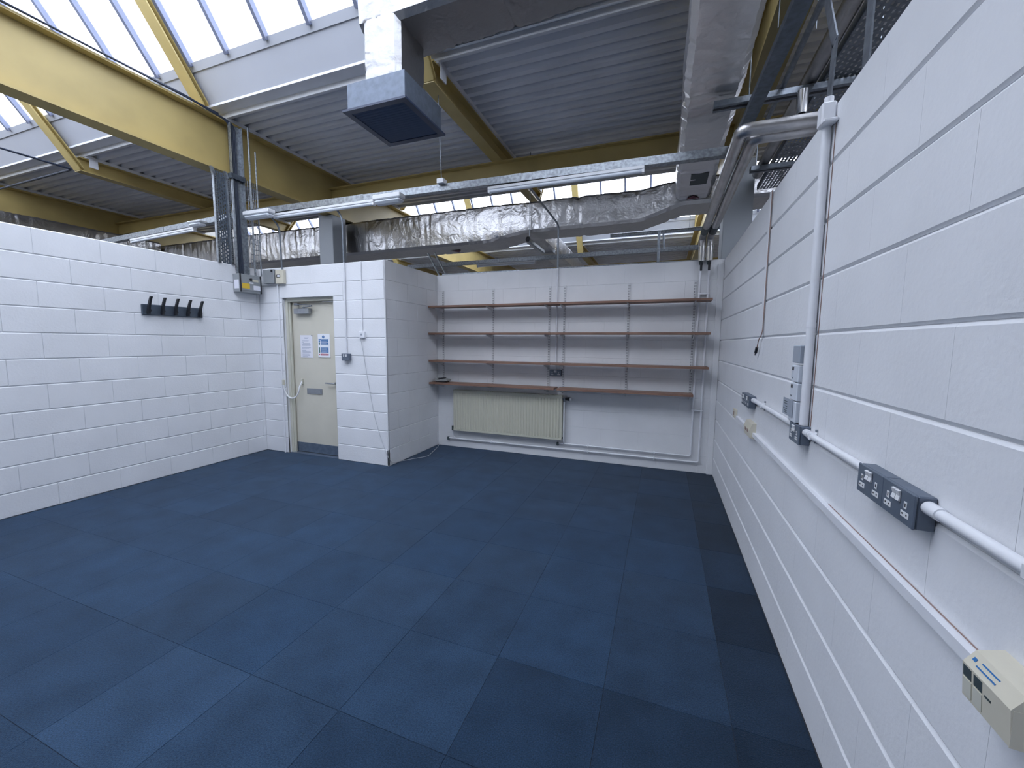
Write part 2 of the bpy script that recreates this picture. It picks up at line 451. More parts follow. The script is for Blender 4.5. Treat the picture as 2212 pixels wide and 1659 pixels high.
# roof lights: fascias, glazing bars, panes
nsl = (math.cos(SLOPE), math.sin(SLOPE))
RISE0 = .385
def slope_pt(foot, sgn, s, h=0.0):
    """s along the slope from the foot (sgn +1: rises toward -y), h outward offset"""
    return (foot-sgn*(s*nsl[0])+sgn*h*nsl[1], DECK_Z+.06+s*nsl[1]+h*nsl[0])
trim_n = 2; win_n = 1
BAR_P, BAR_X0 = .5865, -2.79
def light_slope(foot, sgn, length, wlabel, flabel):
    global trim_n, win_n
    # fascia board and ledge
    m = MB(); a = slope_pt(foot, sgn, -.03); b = slope_pt(foot, sgn, RISE0); c = slope_pt(foot, sgn, RISE0, .03); d = slope_pt(foot, sgn, -.03, .03)
    m.prism([a, b, c, d], 'x', hx0, hx1)
    b2 = slope_pt(foot, sgn, RISE0-.07, -.012); b3 = slope_pt(foot, sgn, RISE0+.01, -.012)
    m.prism([b2, b3, slope_pt(foot, sgn, RISE0+.01, .03), slope_pt(foot, sgn, RISE0-.07, .03)], 'x', hx0, hx1)
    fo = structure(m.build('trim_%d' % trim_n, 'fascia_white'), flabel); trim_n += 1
    y_edge = foot+sgn*.14
    m = MB().box(hx0, hx1, min(foot-sgn*.01, y_edge), max(foot-sgn*.01, y_edge), DECK_Z+.035, DECK_Z+.06)
    m.build('ledge', 'deck_white', fo)
    MB().box(hx0, hx1, y_edge-.006, y_edge+.006, DECK_Z-.022, DECK_Z+.05).build('edge_trim', 'tube_white', fo)
    win = struct_empty('window_%d' % win_n, wlabel); win_n += 1
    n0 = int((hx0-BAR_X0)//BAR_P)+1; n1 = int((hx1-BAR_X0)//BAR_P)
    s0, s1 = RISE0, length
    def box_on_slope(x0, x1, sa, sb, ha, hb):
        m = MB(); m.prism([slope_pt(foot, sgn, sa, ha), slope_pt(foot, sgn, sb, ha), slope_pt(foot, sgn, sb, hb), slope_pt(foot, sgn, sa, hb)], 'x', x0, x1); return m
    barme = paneme = None
    for i in range(n0, n1+1):
        x = BAR_X0+i*BAR_P
        if barme is None: o = box_on_slope(-.020, .020, s0-.02, s1, -.045, .03).build('glazing_bar', 'bar_grey', win); barme = o.data
        else: o = inst(barme, 'glazing_bar', (0, 0, 0), 0, win)
        o.location = (x, 0, 0)
        if i < n1:
            if paneme is None: q = box_on_slope(.014, BAR_P-.014, s0-.01, s1, .012, .018).build('pane', 'roof_glass', win); paneme = q.data
            else: q = inst(paneme, 'pane', (0, 0, 0), 0, win)
            q.location = (x, 0, 0)
LEN = (FOOT_B-FOOT_A)/2/math.cos(SLOPE)
for k in range(2):
    bay = ('above the room', 'of the next bay')[k]
    light_slope(FOOT_B+k*PERIOD, 1, LEN, 'sloping roof glazing %s, far side' % bay, 'white fascia board under the far roof glazing %s' % bay)
    light_slope(FOOT_A+k*PERIOD, -1, LEN, 'sloping roof glazing %s, near side' % bay, 'white fascia board under the near roof glazing %s' % bay)
    ya, yb = FOOT_A+k*PERIOD, FOOT_B+k*PERIOD; yr = (ya+yb)/2; zr = DECK_Z+.06+LEN*nsl[1]
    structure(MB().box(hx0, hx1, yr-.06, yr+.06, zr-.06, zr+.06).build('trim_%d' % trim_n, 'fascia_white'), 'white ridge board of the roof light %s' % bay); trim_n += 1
    for x in (hx0-.1, hx1):
        structure(MB().prism([(ya-.02, DECK_Z), (yb+.02, DECK_Z), (yr, zr+.05)], 'x', x, x+.1).build('wall_gable', 'hall_wall'), 'triangular end wall of the roof light %s' % bay)

# ------------------------------------------------------------------ yellow steel frame
MAINX = (-11.15, -5.24, .66)
MZ0, MZ1 = 3.57, 4.20
def i_poly(c, z0, z1, w, tf, tw):
    h, t = w/2, tw/2
    return [(c-h, z0), (c+h, z0), (c+h, z0+tf), (c+t, z0+tf), (c+t, z1-tf), (c+h, z1-tf), (c+h, z1), (c-h, z1), (c-h, z1-tf), (c-t, z1-tf), (c-t, z0+tf), (c-h, z0+tf)]
mlab = ('deep yellow steel main beam far to the left, beyond the coat rack wall', 'deep yellow steel main beam running over the coat rack wall', 'deep yellow steel main beam above the right wall beside the foil duct')
for x, lb in zip(MAINX, mlab):
    t = thing('main_beam', lb, 'beam', (x, 0, MZ0), group='yellow main beams')
    MB().prism(i_poly(x, MZ0, MZ1, .20, .022, .014), 'y', hy0, hy1).build('steel_section', 'yellow_paint', t, world=True)
    for s in (-1, 1):
        for (a, b) in ((hy0, DA[1]-PERIOD), (DA[0], DA[1]), (DA[0]+PERIOD, hy1)):
            MB().box(x+s*.06, x+s*.11, a, b, MZ1, DECK_Z).build('packing_strip', 'deck_white', t, world=True)
for k, yv in enumerate((5.43-PERIOD, 5.43, 5.43+PERIOD)):
    spans = [(hx0, MAINX[0]-.012), (MAINX[0]+.012, MAINX[1]-.012), (MAINX[1]+.012, MAINX[2]-.012), (MAINX[2]+.012, hx1)]
    for j, (a, b) in enumerate(spans):
        where = ('at the far left end', 'beyond the coat rack wall', 'across the back of the room', 'beyond the right wall')[j]
        row = ('behind the camera', 'in front of the long foil duct', 'in the bay beyond')[k]
        MB().prism([(yv+u, z) for u, z in i_poly(0, 3.75, 3.998, .15, .016, .01)], 'x', a, b).solo('valley_beam', 'yellow_paint', 'yellow steel valley beam %s, %s' % (where, row), 'beam', 'yellow valley beams')

def rafter(x, k, kind, lb):
    """cranked secondary: flat under the deck, rising under the roof lights at both ends"""
    t = thing('cranked_rafter', lb, 'beam', (x, 5.43+k*PERIOD, 4.0), group='yellow cranked rafters')
    ya, yb = 3.60+k*PERIOD, 7.26+k*PERIOD; w = .15
    m = MB()
    if kind == 'full':
        m.prism(i_poly(x, 4.0, 4.2, w, .014, .01), 'y', ya, yb); m.build('steel_section', 'yellow_paint', t, world=True); m = MB()
    fa, fb = FOOT_B+k*PERIOD, FOOT_A+(k+1)*PERIOD
    low = -.28 if kind == 'full' else .0
    for foot, sgn in ((fa, 1), (fb, -1)):
        if foot > hy1-1 or foot < hy0+1: continue
        for (h0, h1, ww) in ((-.105, -.09, w), (-.05, -.036, w), (-.09, -.05, .03)):
            m.prism([slope_pt(foot, sgn, low, h0), slope_pt(foot, sgn, LEN-.2, h0), slope_pt(foot, sgn, LEN-.2, h1), slope_pt(foot, sgn, low+.03, h1)], 'x', x-ww/2, x+ww/2)
        m.build('sloping_leg', 'yellow_paint', t, world=True); m = MB()
    if kind == 'full':
        for s in (-1, 1):
            MB().box(x+s*.05, x+s*.095, ya+.06, yb-.06, 4.2, DECK_Z).build('packing_strip', 'deck_white', t, world=True)
        if k == 0:
            MB().box(x+.088, x+.10, ya+.10, ya+.20, 4.08, 4.22).build('cleat', 'deck_white', t, world=True)
nm = {0: 'over the room', 1: 'in the bay beyond', -1: 'behind the camera'}
for k in (-1, 0, 1):
    rafter(-8.28, k, 'full', 'cranked yellow rafter left of the coat rack wall beam, %s' % nm[k])
    rafter(-2.25, k, 'full', 'cranked yellow rafter beside the square ceiling diffuser, %s' % nm[k])
    rafter(-5.24, k, 'rise', 'yellow rafter rising off the coat rack wall beam, %s' % nm[k])
    rafter(.66, k, 'rise', 'yellow rafter rising off the right-hand main beam, %s' % nm[k])
    rafter(3.66, k, 'full', 'cranked yellow rafter beyond the right wall, %s' % nm[k])

def column(x, y, lb):
    t = thing('steel_column', lb, 'column', (x, y, 0), group='grey boxed columns')
    MB().box(x-.145, x+.145, y-.15, y+.15, 0, 3.56, .006).build('casing', 'column_grey', t, world=True)
    MB().box(x-.17, x+.17, y-.17, y+.17, 0, .02).build('base_plate', 'strut_steel', t, world=True)
column(-5.265, 5.45, 'grey boxed column rising behind the wall above the cream door')
column(.72, 5.42, 'grey boxed column behind the right end of the back wall')

# ------------------------------------------------------------------ foil ducts (wrinkled skins)
def foil_duct(m, axis, stations, seed, amp=.014, step=.024):
    """stations: (s, a0, a1, z0, z1) rectangular section swept along axis; wrinkles run round the duct"""
    n0 = 14; S = []
    for (p, q) in zip(stations, stations[1:]):
        n = max(1, int((q[0]-p[0])/step))
        for i in range(n):
            u = i/n; S.append([p[j]+(q[j]-p[j])*u for j in range(5)])
    S.append(list(stations[-1]))
    vs = []; fs = []; ring = 0
    for (s, a0, a1, z0, z1) in S:
        c = .035; pts = []
        def edge(pa, pb, n):
            for i in range(n):
                u = i/n; pts.append((pa[0]+(pb[0]-pa[0])*u, pa[1]+(pb[1]-pa[1])*u))
        edge((a0, z0+c), (a0, z1-c), n0); edge((a0, z1-c), (a0+c, z1), 2); edge((a0+c, z1), (a1-c, z1), 4); edge((a1-c, z1), (a1, z1-c), 2)
        edge((a1, z1-c), (a1, z0+c), n0//2); edge((a1, z0+c), (a1-c, z0), 2); edge((a1-c, z0), (a0+c, z0), n0); edge((a0+c, z0), (a0, z0+c), 2)
        ca, cz = (a0+a1)/2, (z0+z1)/2; ring = len(pts)
        for (a, z) in pts:
            fold = 1-2*abs(mnoise.noise(Vector((s*7+seed, a*1.8, z*2.4+s*1.5))))
            fold2 = 1-2*abs(mnoise.noise(Vector((s*17+seed*2, a*2.5+s*3, z*3.5-s*3))))
            w = fold*fold*1.1*max(0, .45+mnoise.noise(Vector((s*1.3, a, seed)))) + fold2*.5 + mnoise.noise(Vector((s*2.5, a*8, z*8+seed)))*.5
            seam = -.9 if abs((s*1.0) % 1.2) < .03 else 0
            d = amp*(w+seam)*.6
            da, dz = (a-ca)/max(.05, (a1-a0)/2), (z-cz)/max(.05, (z1-z0)/2)
            bulge = .01*(1-min(1, abs(dz))**2 if abs(da) > .9 else 0)
            a2 = a+da*(d+bulge); z2 = z+dz*d*.8
            vs.append((s, a2, z2) if axis == 'x' else (a2, s, z2))
    for i in range(len(S)-1):
        for j in range(ring):
            jj = (j+1) % ring
            q = (i*ring+j, i*ring+jj, (i+1)*ring+jj, (i+1)*ring+j)
            fs.append(q if axis == 'y' else q[::-1])
    fs.append(tuple(range(ring))); fs.append(tuple(range((len(S)-1)*ring, len(S)*ring))[::-1])
    m.add(vs, fs); return m
t = thing('foil_duct', 'long crinkled silver foil duct running behind the back wall', 'duct', (-3, 6, 3.03))
foil_duct(MB(), 'x', [(-12.5, 5.76, 6.30, 2.98, 3.56), (-2.55, 5.75, 6.30, 3.03, 3.56), (-2.0, 5.75, 6.25, 3.12, 3.55), (-.35, 5.75, 6.25, 3.13, 3.54), (.15, 5.72, 6.25, 3.28, 3.60), (4.0, 5.72, 6.25, 3.28, 3.60)], 3.1).build('duct_skin', 'foil', t, smooth=True, world=True)
MB().prism([(-3.35, 6.04), (-3.17, 6.04), (-3.27, 6.17)], 'z', 3.012, 3.016).build('arrow_sticker', 'maroon', t, world=True)
foil_duct(MB(), 'y', [(6.34, -2.2, -1.88, 3.15, 3.5), (11.0, -2.3, -1.98, 3.15, 3.5)], 8.3).solo('branch_duct', 'foil', 'foil branch duct leading away behind the long duct', 'duct', smooth=True)
t = thing('foil_duct', 'crinkled foil duct hung beside the right wall, running toward the camera', 'duct', (.25, 4, 3.33))
foil_duct(MB(), 'y', [(-1.5, .07, .43, 3.33, 3.66), (5.70, .075, .445, 3.33, 3.66)], 5.7, amp=.020).build('duct_skin', 'foil_soft', t, smooth=True, world=True)
MB().box(.20, .375, 4.88, 5.2, 3.314, 3.319).build('dark_label', 'label_dark', t, world=True)
MB().prism([(.19, 5.66), (.335, 5.66), (.255, 5.55)], 'z', 3.314, 3.319).build('arrow_sticker', 'maroon', t, world=True)
# upper duct and diffuser
t = thing('foil_duct', 'foil duct crossing under the roof light, feeding the square diffuser', 'duct', (-1, 3, 3.95))
foil_duct(MB(), 'x', [(-2.32, 2.76, 3.2, 3.93, 4.34), (.07, 2.76, 3.2, 3.97, 4.36)], 11.2, amp=.02).build('duct_skin', 'foil_matte', t, smooth=True, world=True)
MB().box(-1.76, .06, 3.205, 3.225, 3.955, 4.0).build('edge_angle', 'tube_white', t, world=True)
m = MB()
foil_duct(m, 'x', [(3.50, 2.76, 3.13, -2.31, -1.97), (3.97, 2.76, 3.13, -2.31, -1.97)], 2.2, amp=.012, step=.03)
m.v = [(z, a, s) for (s, a, z) in m.v]; m.f = [f[::-1] for f in m.f]
m.build('drop_duct', 'foil_matte', t, smooth=True, world=True)
t = thing('ceiling_diffuser', 'square galvanised air diffuser box with dark blue grille', 'diffuser', (-2.165, 2.985, 3.31))
MB().box(-2.435, -1.895, 2.72, 3.25, 3.325, 3.53, .003).build('box', 'diffuser_metal', t, world=True)
m = MB(); g0, g1, h0, h1 = -2.46, -1.87, 2.69, 3.28
m.box(g0, g1, h0, h0+.05, 3.31, 3.326).box(g0, g1, h1-.05, h1, 3.31, 3.326).box(g0, g0+.05, h0+.05, h1-.05, 3.31, 3.326).box(g1-.05, g1, h0+.05, h1-.05, 3.31, 3.326)
m.build('grille_frame', 'grille_blue', t, world=True)
MB().box(g0+.04, g1-.04, h0+.04, h1-.04, 3.321, 3.326).build('grille_back', 'grille_blue', t, world=True)
for i in range(16):
    y = h0+.065+i*.0305
    MB().bar((g0+.05, y, 3.3165), (g1-.05, y, 3.3165), .018, .0025, (0, .5, 1)).build('slat', 'grille_slat', t, world=True)

# ------------------------------------------------------------------ light trunking, battens, emergency lights
def trunking(name, p0, p1, lb, w=.075, h=.07):
    t = thing(name, lb, 'trunking', ((p0[0]+p1[0])/2, (p0[1]+p1[1])/2, p0[2]), group='galvanised lighting trunking')
    MB().bar(p0, p1, w, h).build('channel', 'galvanised', t, world=True)
    d = (Vector(p1)-Vector(p0)); n = max(2, int(d.length/1.5))
    for i in range(1, n):
        c = Vector(p0)+d*(i/n); u = d.normalized()*.04
        MB().bar(c-u, c+u, w+.006, h+.006).build('coupler', 'galvanised', t, world=True)
    return t
TY_L, TY_R = 3.85, 3.99
ty = lambda x: TY_L+(x+5.2)/5.64*(TY_R-TY_L)
trunking('lighting_trunking', (-5.2, ty(-5.2), 3.145), (.46, ty(.46), 3.13), 'long galvanised trunking hung across the room in front of the yellow valley beam')
trunking('lighting_trunking', (-8.4, 3.86, 3.03), (-5.24, 3.85, 3.14), 'galvanised trunking beyond the coat rack wall')
trunking('lighting_trunking', (-5.1, 7.35, 3.085), (.5, 7.35, 3.085), 'galvanised trunking in the bay behind the long duct')
def batten(x0, x1, y, zt, lb, tilt=0.0):
    t = thing('fluorescent_batten', lb, 'light', ((x0+x1)/2, y, zt-.06), group='fluorescent battens')
    MB().box(x0, x1, y-.028, y+.028, zt-.03, zt, .004).build('body', 'tube_white', t, world=True)
    MB().tube([(x0+.02, y-.005, zt-.043), (x1-.02, y-.005, zt-.043)], .019, 12).build('tube_cover', 'diffuser_plastic', t, smooth=True, world=True)
    for x in (x0+.012, x1-.012): MB().box(x-.012, x+.012, y-.024, y+.022, zt-.062, zt-.02, .003).build('end_cap', 'tube_white', t, world=True)
    t.rotation_euler.y = tilt
batten(-1.75, -.225, ty(-1)-.01, 3.093, 'slim white batten light under the trunking, at the duct end')
batten(-4.66, -3.12, ty(-4)-.01, 3.101, 'slim white batten light under the trunking, above the door')
batten(-7.6, -6.15, 3.85, 3.045, 'slim batten light on the trunking beyond the coat rack wall', -.0348)
batten(-3.5, -2.3, 7.35, 3.0498, 'batten light on the trunking behind the long duct')
def emergency(x0, x1, y, z0, z1, lb):
    t = thing('emergency_light', lb, 'light', ((x0+x1)/2, y, z0), group='emergency bulkhead lights')
    MB().box(x0, x1, y-.055, y+.055, z0+.045, z1, .008).build('housing', 'tube_white', t, world=True)
    MB().box(x0+.01, x1-.01, y-.05, y+.05, z0, z0+.047, .02).build('diffuser', 'diffuser_plastic', t, world=True)
emergency(-3.06, -2.70, ty(-2.9)-.10, 3.01, 3.105, 'white emergency bulkhead light beside the hanging wire')
emergency(-5.01, -4.57, ty(-5)-.10, 3.025, 3.118, 'white emergency bulkhead light next to the cable trays')
emergency(-6.07, -5.82, 3.755, 3.03, 3.10, 'white emergency light left of the cable trays')
t = thing('hanger_wire', 'thin hanging wire carrying the trunking below the diffuser', 'wire', (-2.24, 3.87, 3.165))
MB().tube([(-2.245, 3.80, 3.998), (-2.26, 3.875, 3.2)], .0035, 6).build('wire', 'strut_steel', t, world=True)
MB().box(-2.30, -2.22, 3.84, 3.92, 3.1655, 3.215, .004).build('clip', 'tube_white', t, world=True)
MB().tube([(-1.88, 5.70, 3.05), (-1.88, 5.70, 4.2)], .006, 6).solo('hanger_rod', 'strut_steel', 'dark threaded rod hanging in front of the long duct', 'rod')
t = thing('duct_support', 'steel support arm under the step of the long duct', 'support', (-1.9, 5.95, 2.96))
MB().bar((-1.9, 5.68, 3.0), (-1.9, 6.5, 3.0), .04, .04).build('arm', 'galvanised', t, world=True)
MB().tube([(-1.9, 5.67, 2.99), (-1.9, 5.70, 3.02)], .03, 10).build('end_cap', 'black_plastic', t, world=True)

# ------------------------------------------------------------------ perforated trays
def perforated(m, origin, u, v, L, Wd, pu=.05, pv=.028, su=.030, sv=.010, t=.002):
    """sheet with real slots: lattice of strips along u plus bridges"""
    o, u, v = Vector(origin), Vector(u), Vector(v); n = u.cross(v)
    def quad(a0, a1, b0, b1):
        p = [o+u*a+v*b for a, b in ((a0, b0), (a1, b0), (a1, b1), (a0, b1))]
        q = [x+n*t for x in p]
        m.add(p+q, [(3, 2, 1, 0), (4, 5, 6, 7)])
    rows = int(Wd/pv); off = (Wd-rows*pv)/2; b = 0
    for r in range(rows):
        c = off+(r+.5)*pv
        quad(0, L, b, c-sv/2); b = c+sv/2
        a = (pu/2 if r % 2 else 0); prev = 0
        while a < L:
            e = min(a+pu-su, L); quad(max(a, 0), e, c-sv/2, c+sv/2); a += pu
        if r % 2: quad(0, pu/2-su+.0, c-sv/2, c+sv/2) if pu/2 > su else None
    quad(0, L, b, Wd)
    return m
t = thing('cable_tray', 'tall perforated steel cable tray standing on the coat rack wall', 'cable tray', (-5.12, 3.52, WTOP))
perforated(MB(), (-5.125, 3.445, WTOP+.002), (0, 0, 1), (0, 1, 0), 3.54-WTOP, .155, pu=.045, pv=.026, su=.026, sv=.010).build('web', 'galvanised_dark', t, world=True)
for y in (3.44, 3.60):
    m = MB()
    m.box(-5.13, -5.078, y-.004, y+.004, WTOP+.002, 3.47)
    m.box(-5.083, -5.078, y-.016, y+.016, WTOP+.002, 3.46)
    m.add([(-5.13, y-.004, 3.47), (-5.078, y-.016, 3.46), (-5.078, y+.016, 3.46), (-5.13, y+.004, 3.47), (-5.13, y-.03, 3.56), (-5.09, y-.035, 3.56), (-5.09, y-.005, 3.56), (-5.13, y-.015, 3.56)], [(0, 1, 5, 4), (1, 2, 6, 5), (2, 3, 7, 6), (3, 0, 4, 7), (4, 5, 6, 7)])
    sr = m.build('side_rail', 'galvanised', t, world=True)
    s = MB()
    for i in range(38): s.box(-5.0782, -5.0765, y-.005, y+.005, WTOP+.05+i*.026, WTOP+.062+i*.026)
    o = s.build('rail_holes', 'dark_slot', sr, world=True); o['kind'] = 'stuff'
t = thing('cable_channel', 'tall steel cable channel with dark cables climbing to the yellow main beam', 'cable tray', (-5.05, 3.71, 2.35))
m = MB(); m.box(-5.10, -5.096, 3.64, 3.79, 2.36, 4.15); m.box(-5.10, -5.05, 3.64, 3.644, 2.36, 4.15); m.box(-5.10, -5.05, 3.786, 3.79, 2.36, 4.15)
m.build('channel', 'galvanised', t, world=True)
MB().box(-5.11, -5.05, 3.62, 3.80, 3.50, 3.56).build('joint_bracket', 'galvanised_dark', t, world=True)
t = thing('cable_bundle', 'dark blue cables running down the steel channel to the isolator', 'cable', (-5.07, 3.7, 2.35))
for i in range(4):
    y = 3.665+i*.016
    MB().tube([(-5.13, 1.2+.2*i, 4.215), (-5.115, 3.2, 4.215+.004*i), (-5.085+.003*i, y, 4.16), (-5.085, y, 3.5), (-5.083, y+.012, 2.355)], .0085, 8, fillet=.10).build('cable', 'cable_dark', t, smooth=True, world=True)
MB().tube([(-5.118, -3, 4.215), (-5.118, 3.55, 4.215)], .010, 8).solo('beam_cable', 'cable_dark', 'dark cable lying along the top edge of the long left main beam', 'cable', smooth=True)
t = thing('wire_basket', 'narrow wire basket tray standing in the corner above the isolator', 'cable tray', (-5.05, 3.92, 2.46))
for y in (3.86, 3.885, 3.91, 3.935, 3.96): MB().tube([(-5.10, y, 2.46), (-5.10, y, 3.55)], .0028, 5).build('long_wire', 'strut_steel', t, world=True)
for i in range(16): MB().tube([(-5.07, 3.855, 2.5+i*.067), (-5.10, 3.86, 2.5+i*.067), (-5.10, 3.965, 2.5+i*.067), (-5.07, 3.97, 2.5+i*.067)], .0026, 5).build('cross_wire', 'strut_steel', t, world=True)
MB().tube([(-5.03, 3.85, 2.35), (-5.03, 3.85, 4.18)], .011, 8).solo('conduit', 'galvanised', 'steel conduit beside the dark cables, rising from the isolator', 'conduit', smooth=True)
MB().tube([(-4.985, 3.90, 2.35), (-4.985, 3.90, 3.9)], .009, 8).solo('conduit', 'galvanised', 'thin steel conduit in the corner, right of the wire basket', 'conduit', smooth=True)

# isolator and small boxes in the corner
t = thing('isolator_box', 'grey metal isolator box with yellow and white labels in the left corner', 'electrical box', (-5.04, 3.735, 2.115))
MB().box(-5.106, -4.98, 3.60, 3.875, 2.118, 2.345, .004).build('enclosure', 'box_midgrey', t, world=True)
MB().box(-4.981, -4.972, 3.612, 3.868, 2.145, 2.31, .002).build('cover', 'box_midgrey', t, world=True)
for y in (3.598, 3.868): MB().box(-4.985, -4.966, y, y+.012, 2.118, 2.345, .002).build('edge_strip', 'black_plastic', t, world=True)
MB().box(-4.9725, -4.970, 3.62, 3.72, 2.165, 2.23).build('yellow_label', 'label_yellow', t, world=True, label='yellow warning label')
MB().box(-4.9725, -4.970, 3.77, 3.862, 2.158, 2.215).build('white_label', 'paper', t, world=True, label='white paper label')
MB().box(-4.9725, -4.970, 3.715, 3.77, 2.233, 2.25).build('small_label', 'paper', t, world=True)
MB().box(-4.9725, -4.970, 3.76, 3.84, 2.262, 2.29).build('pale_label', 'beige_plastic', t, world=True)
MB().tube([(-4.973, 3.735, 2.285), (-4.955, 3.735, 2.285)], .014, 12).build('knob', 'black_plastic', t, world=True)
MB().box(-5.08, -5.0, 3.597, 3.5995, 2.16, 2.27).build('side_label', 'paper', t, world=True)
t = thing('grey_switch_box', 'plain grey box high in the corner between isolator and cream box', 'electrical box', (-4.845, 3.92, 2.25))
MB().box(-4.945, -4.755, 3.888, 3.9475, 2.255, 2.43, .004).build('enclosure', 'box_midgrey', t, world=True)
MB().box(-4.80, -4.77, 3.884, 3.8885, 2.395, 2.425).build('window', 'black_plastic', t, world=True)
t = thing('cream_switch_box', 'small cream box with dark rocker above the door frame corner', 'electrical box', (-4.67, 3.92, 2.245))
MB().box(-4.742, -4.605, 3.90, 3.9475, 2.245, 2.42, .005).build('enclosure', 'beige_plastic', t, world=True)
MB().box(-4.715, -4.655, 3.896, 3.901, 2.325, 2.36).build('window', 'black_plastic', t, world=True)
MB().box(-4.70, -4.66, 3.8945, 3.8965, 2.345, 2.354).box(-4.70, -4.66, 3.8945, 3.8965, 2.330, 2.339).build('marking', 'sign_white', t, world=True)

# ------------------------------------------------------------------ door
door = struct_empty('door_1', 'cream flush door with notices, letter plate and steel kick plate')
m = MB()
m.box(dx0, dx0+.04, YD+.045, YD+.13, 0, dz, .003).box(dx1-.04, dx1, YD+.045, YD+.13, 0, dz, .003).box(dx0+.04, dx1-.04, YD+.045, YD+.13, dz-.045, dz, .003)
m.box(dx0+.04, dx0+.062, YD+.062, YD+.082, 0, dz-.045).box(dx1-.062, dx1-.04, YD+.062, YD+.082, 0, dz-.045)
m.build('door_frame', 'frame_cream', door)
YF = YD+.098
leaf = MB().box(dx0+.044, dx1-.044, YF, YF+.04, .012, 2.008, .002).build('door_leaf', 'door_cream', door)
MB().box(dx0+.05, dx1-.05, YF-.002, YF-.0002, .014, .14).build('kick_plate', 'kick_steel', leaf, label='brushed steel kick plate')
MB().box(-4.43, -4.17, YF-.010, YF-.0002, .812, .886, .003).build('letter_plate', 'steel_brushed', leaf, label='steel letter plate')
MB().box(-4.41, -4.19, YF-.013, YF-.0102, .828, .870, .002).build('letter_flap', 'steel_brushed', leaf)
m = MB(); m.tube([(-3.925, YF-.001, .965), (-3.925, YF-.012, .965)], .026, 16); m.tube([(-3.925, YF-.01, .965), (-3.925, YF-.05, .968), (-4.05, YF-.052, .972), (-4.075, YF-.04, .970)], .0095, 10, fillet=.015)
m.build('lever_handle', 'steel_brushed', leaf, smooth=True, label='chrome lever handle')
cl = MB().box(-4.56, -4.30, YF-.052, YF-.0005, 1.862, 1.932, .004).build('closer_body', 'steel_brushed', leaf, label='grey overhead door closer')
MB().box(-4.36, -4.30, YF-.0535, YF-.052, 1.864, 1.930).build('closer_end', 'box_midgrey', leaf)
m = MB(); m.bar((-4.40, YF-.045, 1.945), (-4.22, YF-.075, 1.955), .02, .008); m.bar((-4.22, YF-.075, 1.965), (-4.52, YF-.04, 1.985), .02, .008); m.tube([(-4.40, YF-.03, 1.93), (-4.40, YF-.03, 1.955)], .012, 10); m.box(-4.55, -4.49, YF-.05, YF-.022, 1.975, 2.0)
m.build('closer_arm', 'strut_steel', door)
MB().box(dx0, dx1, YD+.02, YD+.16, -.0059, .004).build('threshold', 'kick_steel', door)
# wiring beside the door
MB().box(-4.765, -4.742, 3.930, 3.9475, .0, 2.245, .004).solo('door_conduit', 'conduit_white', 'white painted conduit down the left side of the door frame', 'conduit')
t = thing('door_loop', 'pale flexible door loop cable hanging between wall and door', 'cable', (-4.62, YD, .75))
lp = [(-4.725, YD-.02, .96)]
for i in range(13):
    a = PI*i/12; lp.append((-4.61-.105*math.cos(a), YD-.02+.06*(i/12), .90-.15*math.sin(a)))
lp.append((-4.505, YF-.015, .97))
MB().tube(lp, .010, 8).build('flex', 'switch_white', t, smooth=True, world=True)
MB().box(-4.738, -4.708, YD-.03, YD-.0005, .925, .995, .004).build('wall_clip', 'frame_cream', t, world=True)
MB().box(-4.52, -4.492, YF-.022, YF-.0005, .935, 1.01, .004).build('door_clip', 'frame_cream', t, world=True)
# notices on the door
t = thing('paper_notice', 'white typed paper sheet taped to the cream door', 'notice', (-4.41, YF-.003, 1.29))
MB().box(-4.516, -4.306, YF-.003, YF-.0015, 1.292, 1.588).build('sheet', 'paper', t, world=True)
m = MB(); z = 1.565
for i, (a, b) in enumerate(((.3, .7), (.35, .62), (0, 0), (.15, .72), (.15, .68), (0, 0), (.12, .3), (.2, .8), (.15, .8), (.15, .85), (.15, .82), (0, 0), (.12, .8), (.12, .86), (.12, .7), (0, 0), (.14, .45), (.14, .8), (.14, .82), (.14, .84), (0, 0), (.14, .7), (.14, .8), (.14, .76), (.14, .6))):
    z -= .0102
    if b > a: m.box(-4.516+.21*a, -4.516+.21*b, YF-.0034, YF-.003, z-.0028, z+.0012)
o = m.build('typed_lines', 'paper_ink', t, world=True); o['kind'] = 'stuff'
MB().box(-4.325, -4.304, YF-.0037, YF-.003, 1.575, 1.59).build('tape', 'device_grey', t, world=True)
t = thing('safety_notice', 'white safety notice with blue panels and red strip on the cream door', 'notice', (-4.11, YF-.006, 1.30))
nx0, nx1, nz0, nz1 = -4.212, -4.012, 1.30, 1.604
MB().box(nx0, nx1, YF-.006, YF-.001, nz0, nz1, .0008).build('board', 'sign_white', t, world=True)
def npanel(a0, a1, b0, b1, mt, nme='panel'): return MB().box(nx0+.2*a0, nx0+.2*a1, YF-.0068, YF-.006, nz1-.304*b1, nz1-.304*b0).build(nme, mt, t, world=True)
m = MB(); m.tube([(nx0+.2*.47, YF-.0068, nz1-.304*.125), (nx0+.2*.47, YF-.006, nz1-.304*.125)], .0195, 20); m.build('round_symbol', 'sign_blue', t, world=True)
npanel(.455, .485, .08, .14, 'sign_white', 'symbol_mark').location.y -= .001
npanel(.455, .485, .15, .172, 'sign_white', 'symbol_mark').location.y -= .001
npanel(.07, .87, .215, .27, 'sign_blue'); npanel(.25, .87, .272, .355, 'sign_blue'); npanel(.25, .87, .37, .455, 'sign_blue')
npanel(.25, .87, .57, .79, 'sign_blue'); npanel(.25, .87, .84, .91, 'sign_red'); npanel(.08, .19, .28, .34, 'sign_blue', 'icon'); npanel(.08, .18, .36, .455, 'sign_green', 'icon'); npanel(.08, .17, .57, .80, 'sign_green', 'icon'); npanel(.09, .16, .85, .90, 'sign_red', 'icon')
m = MB()
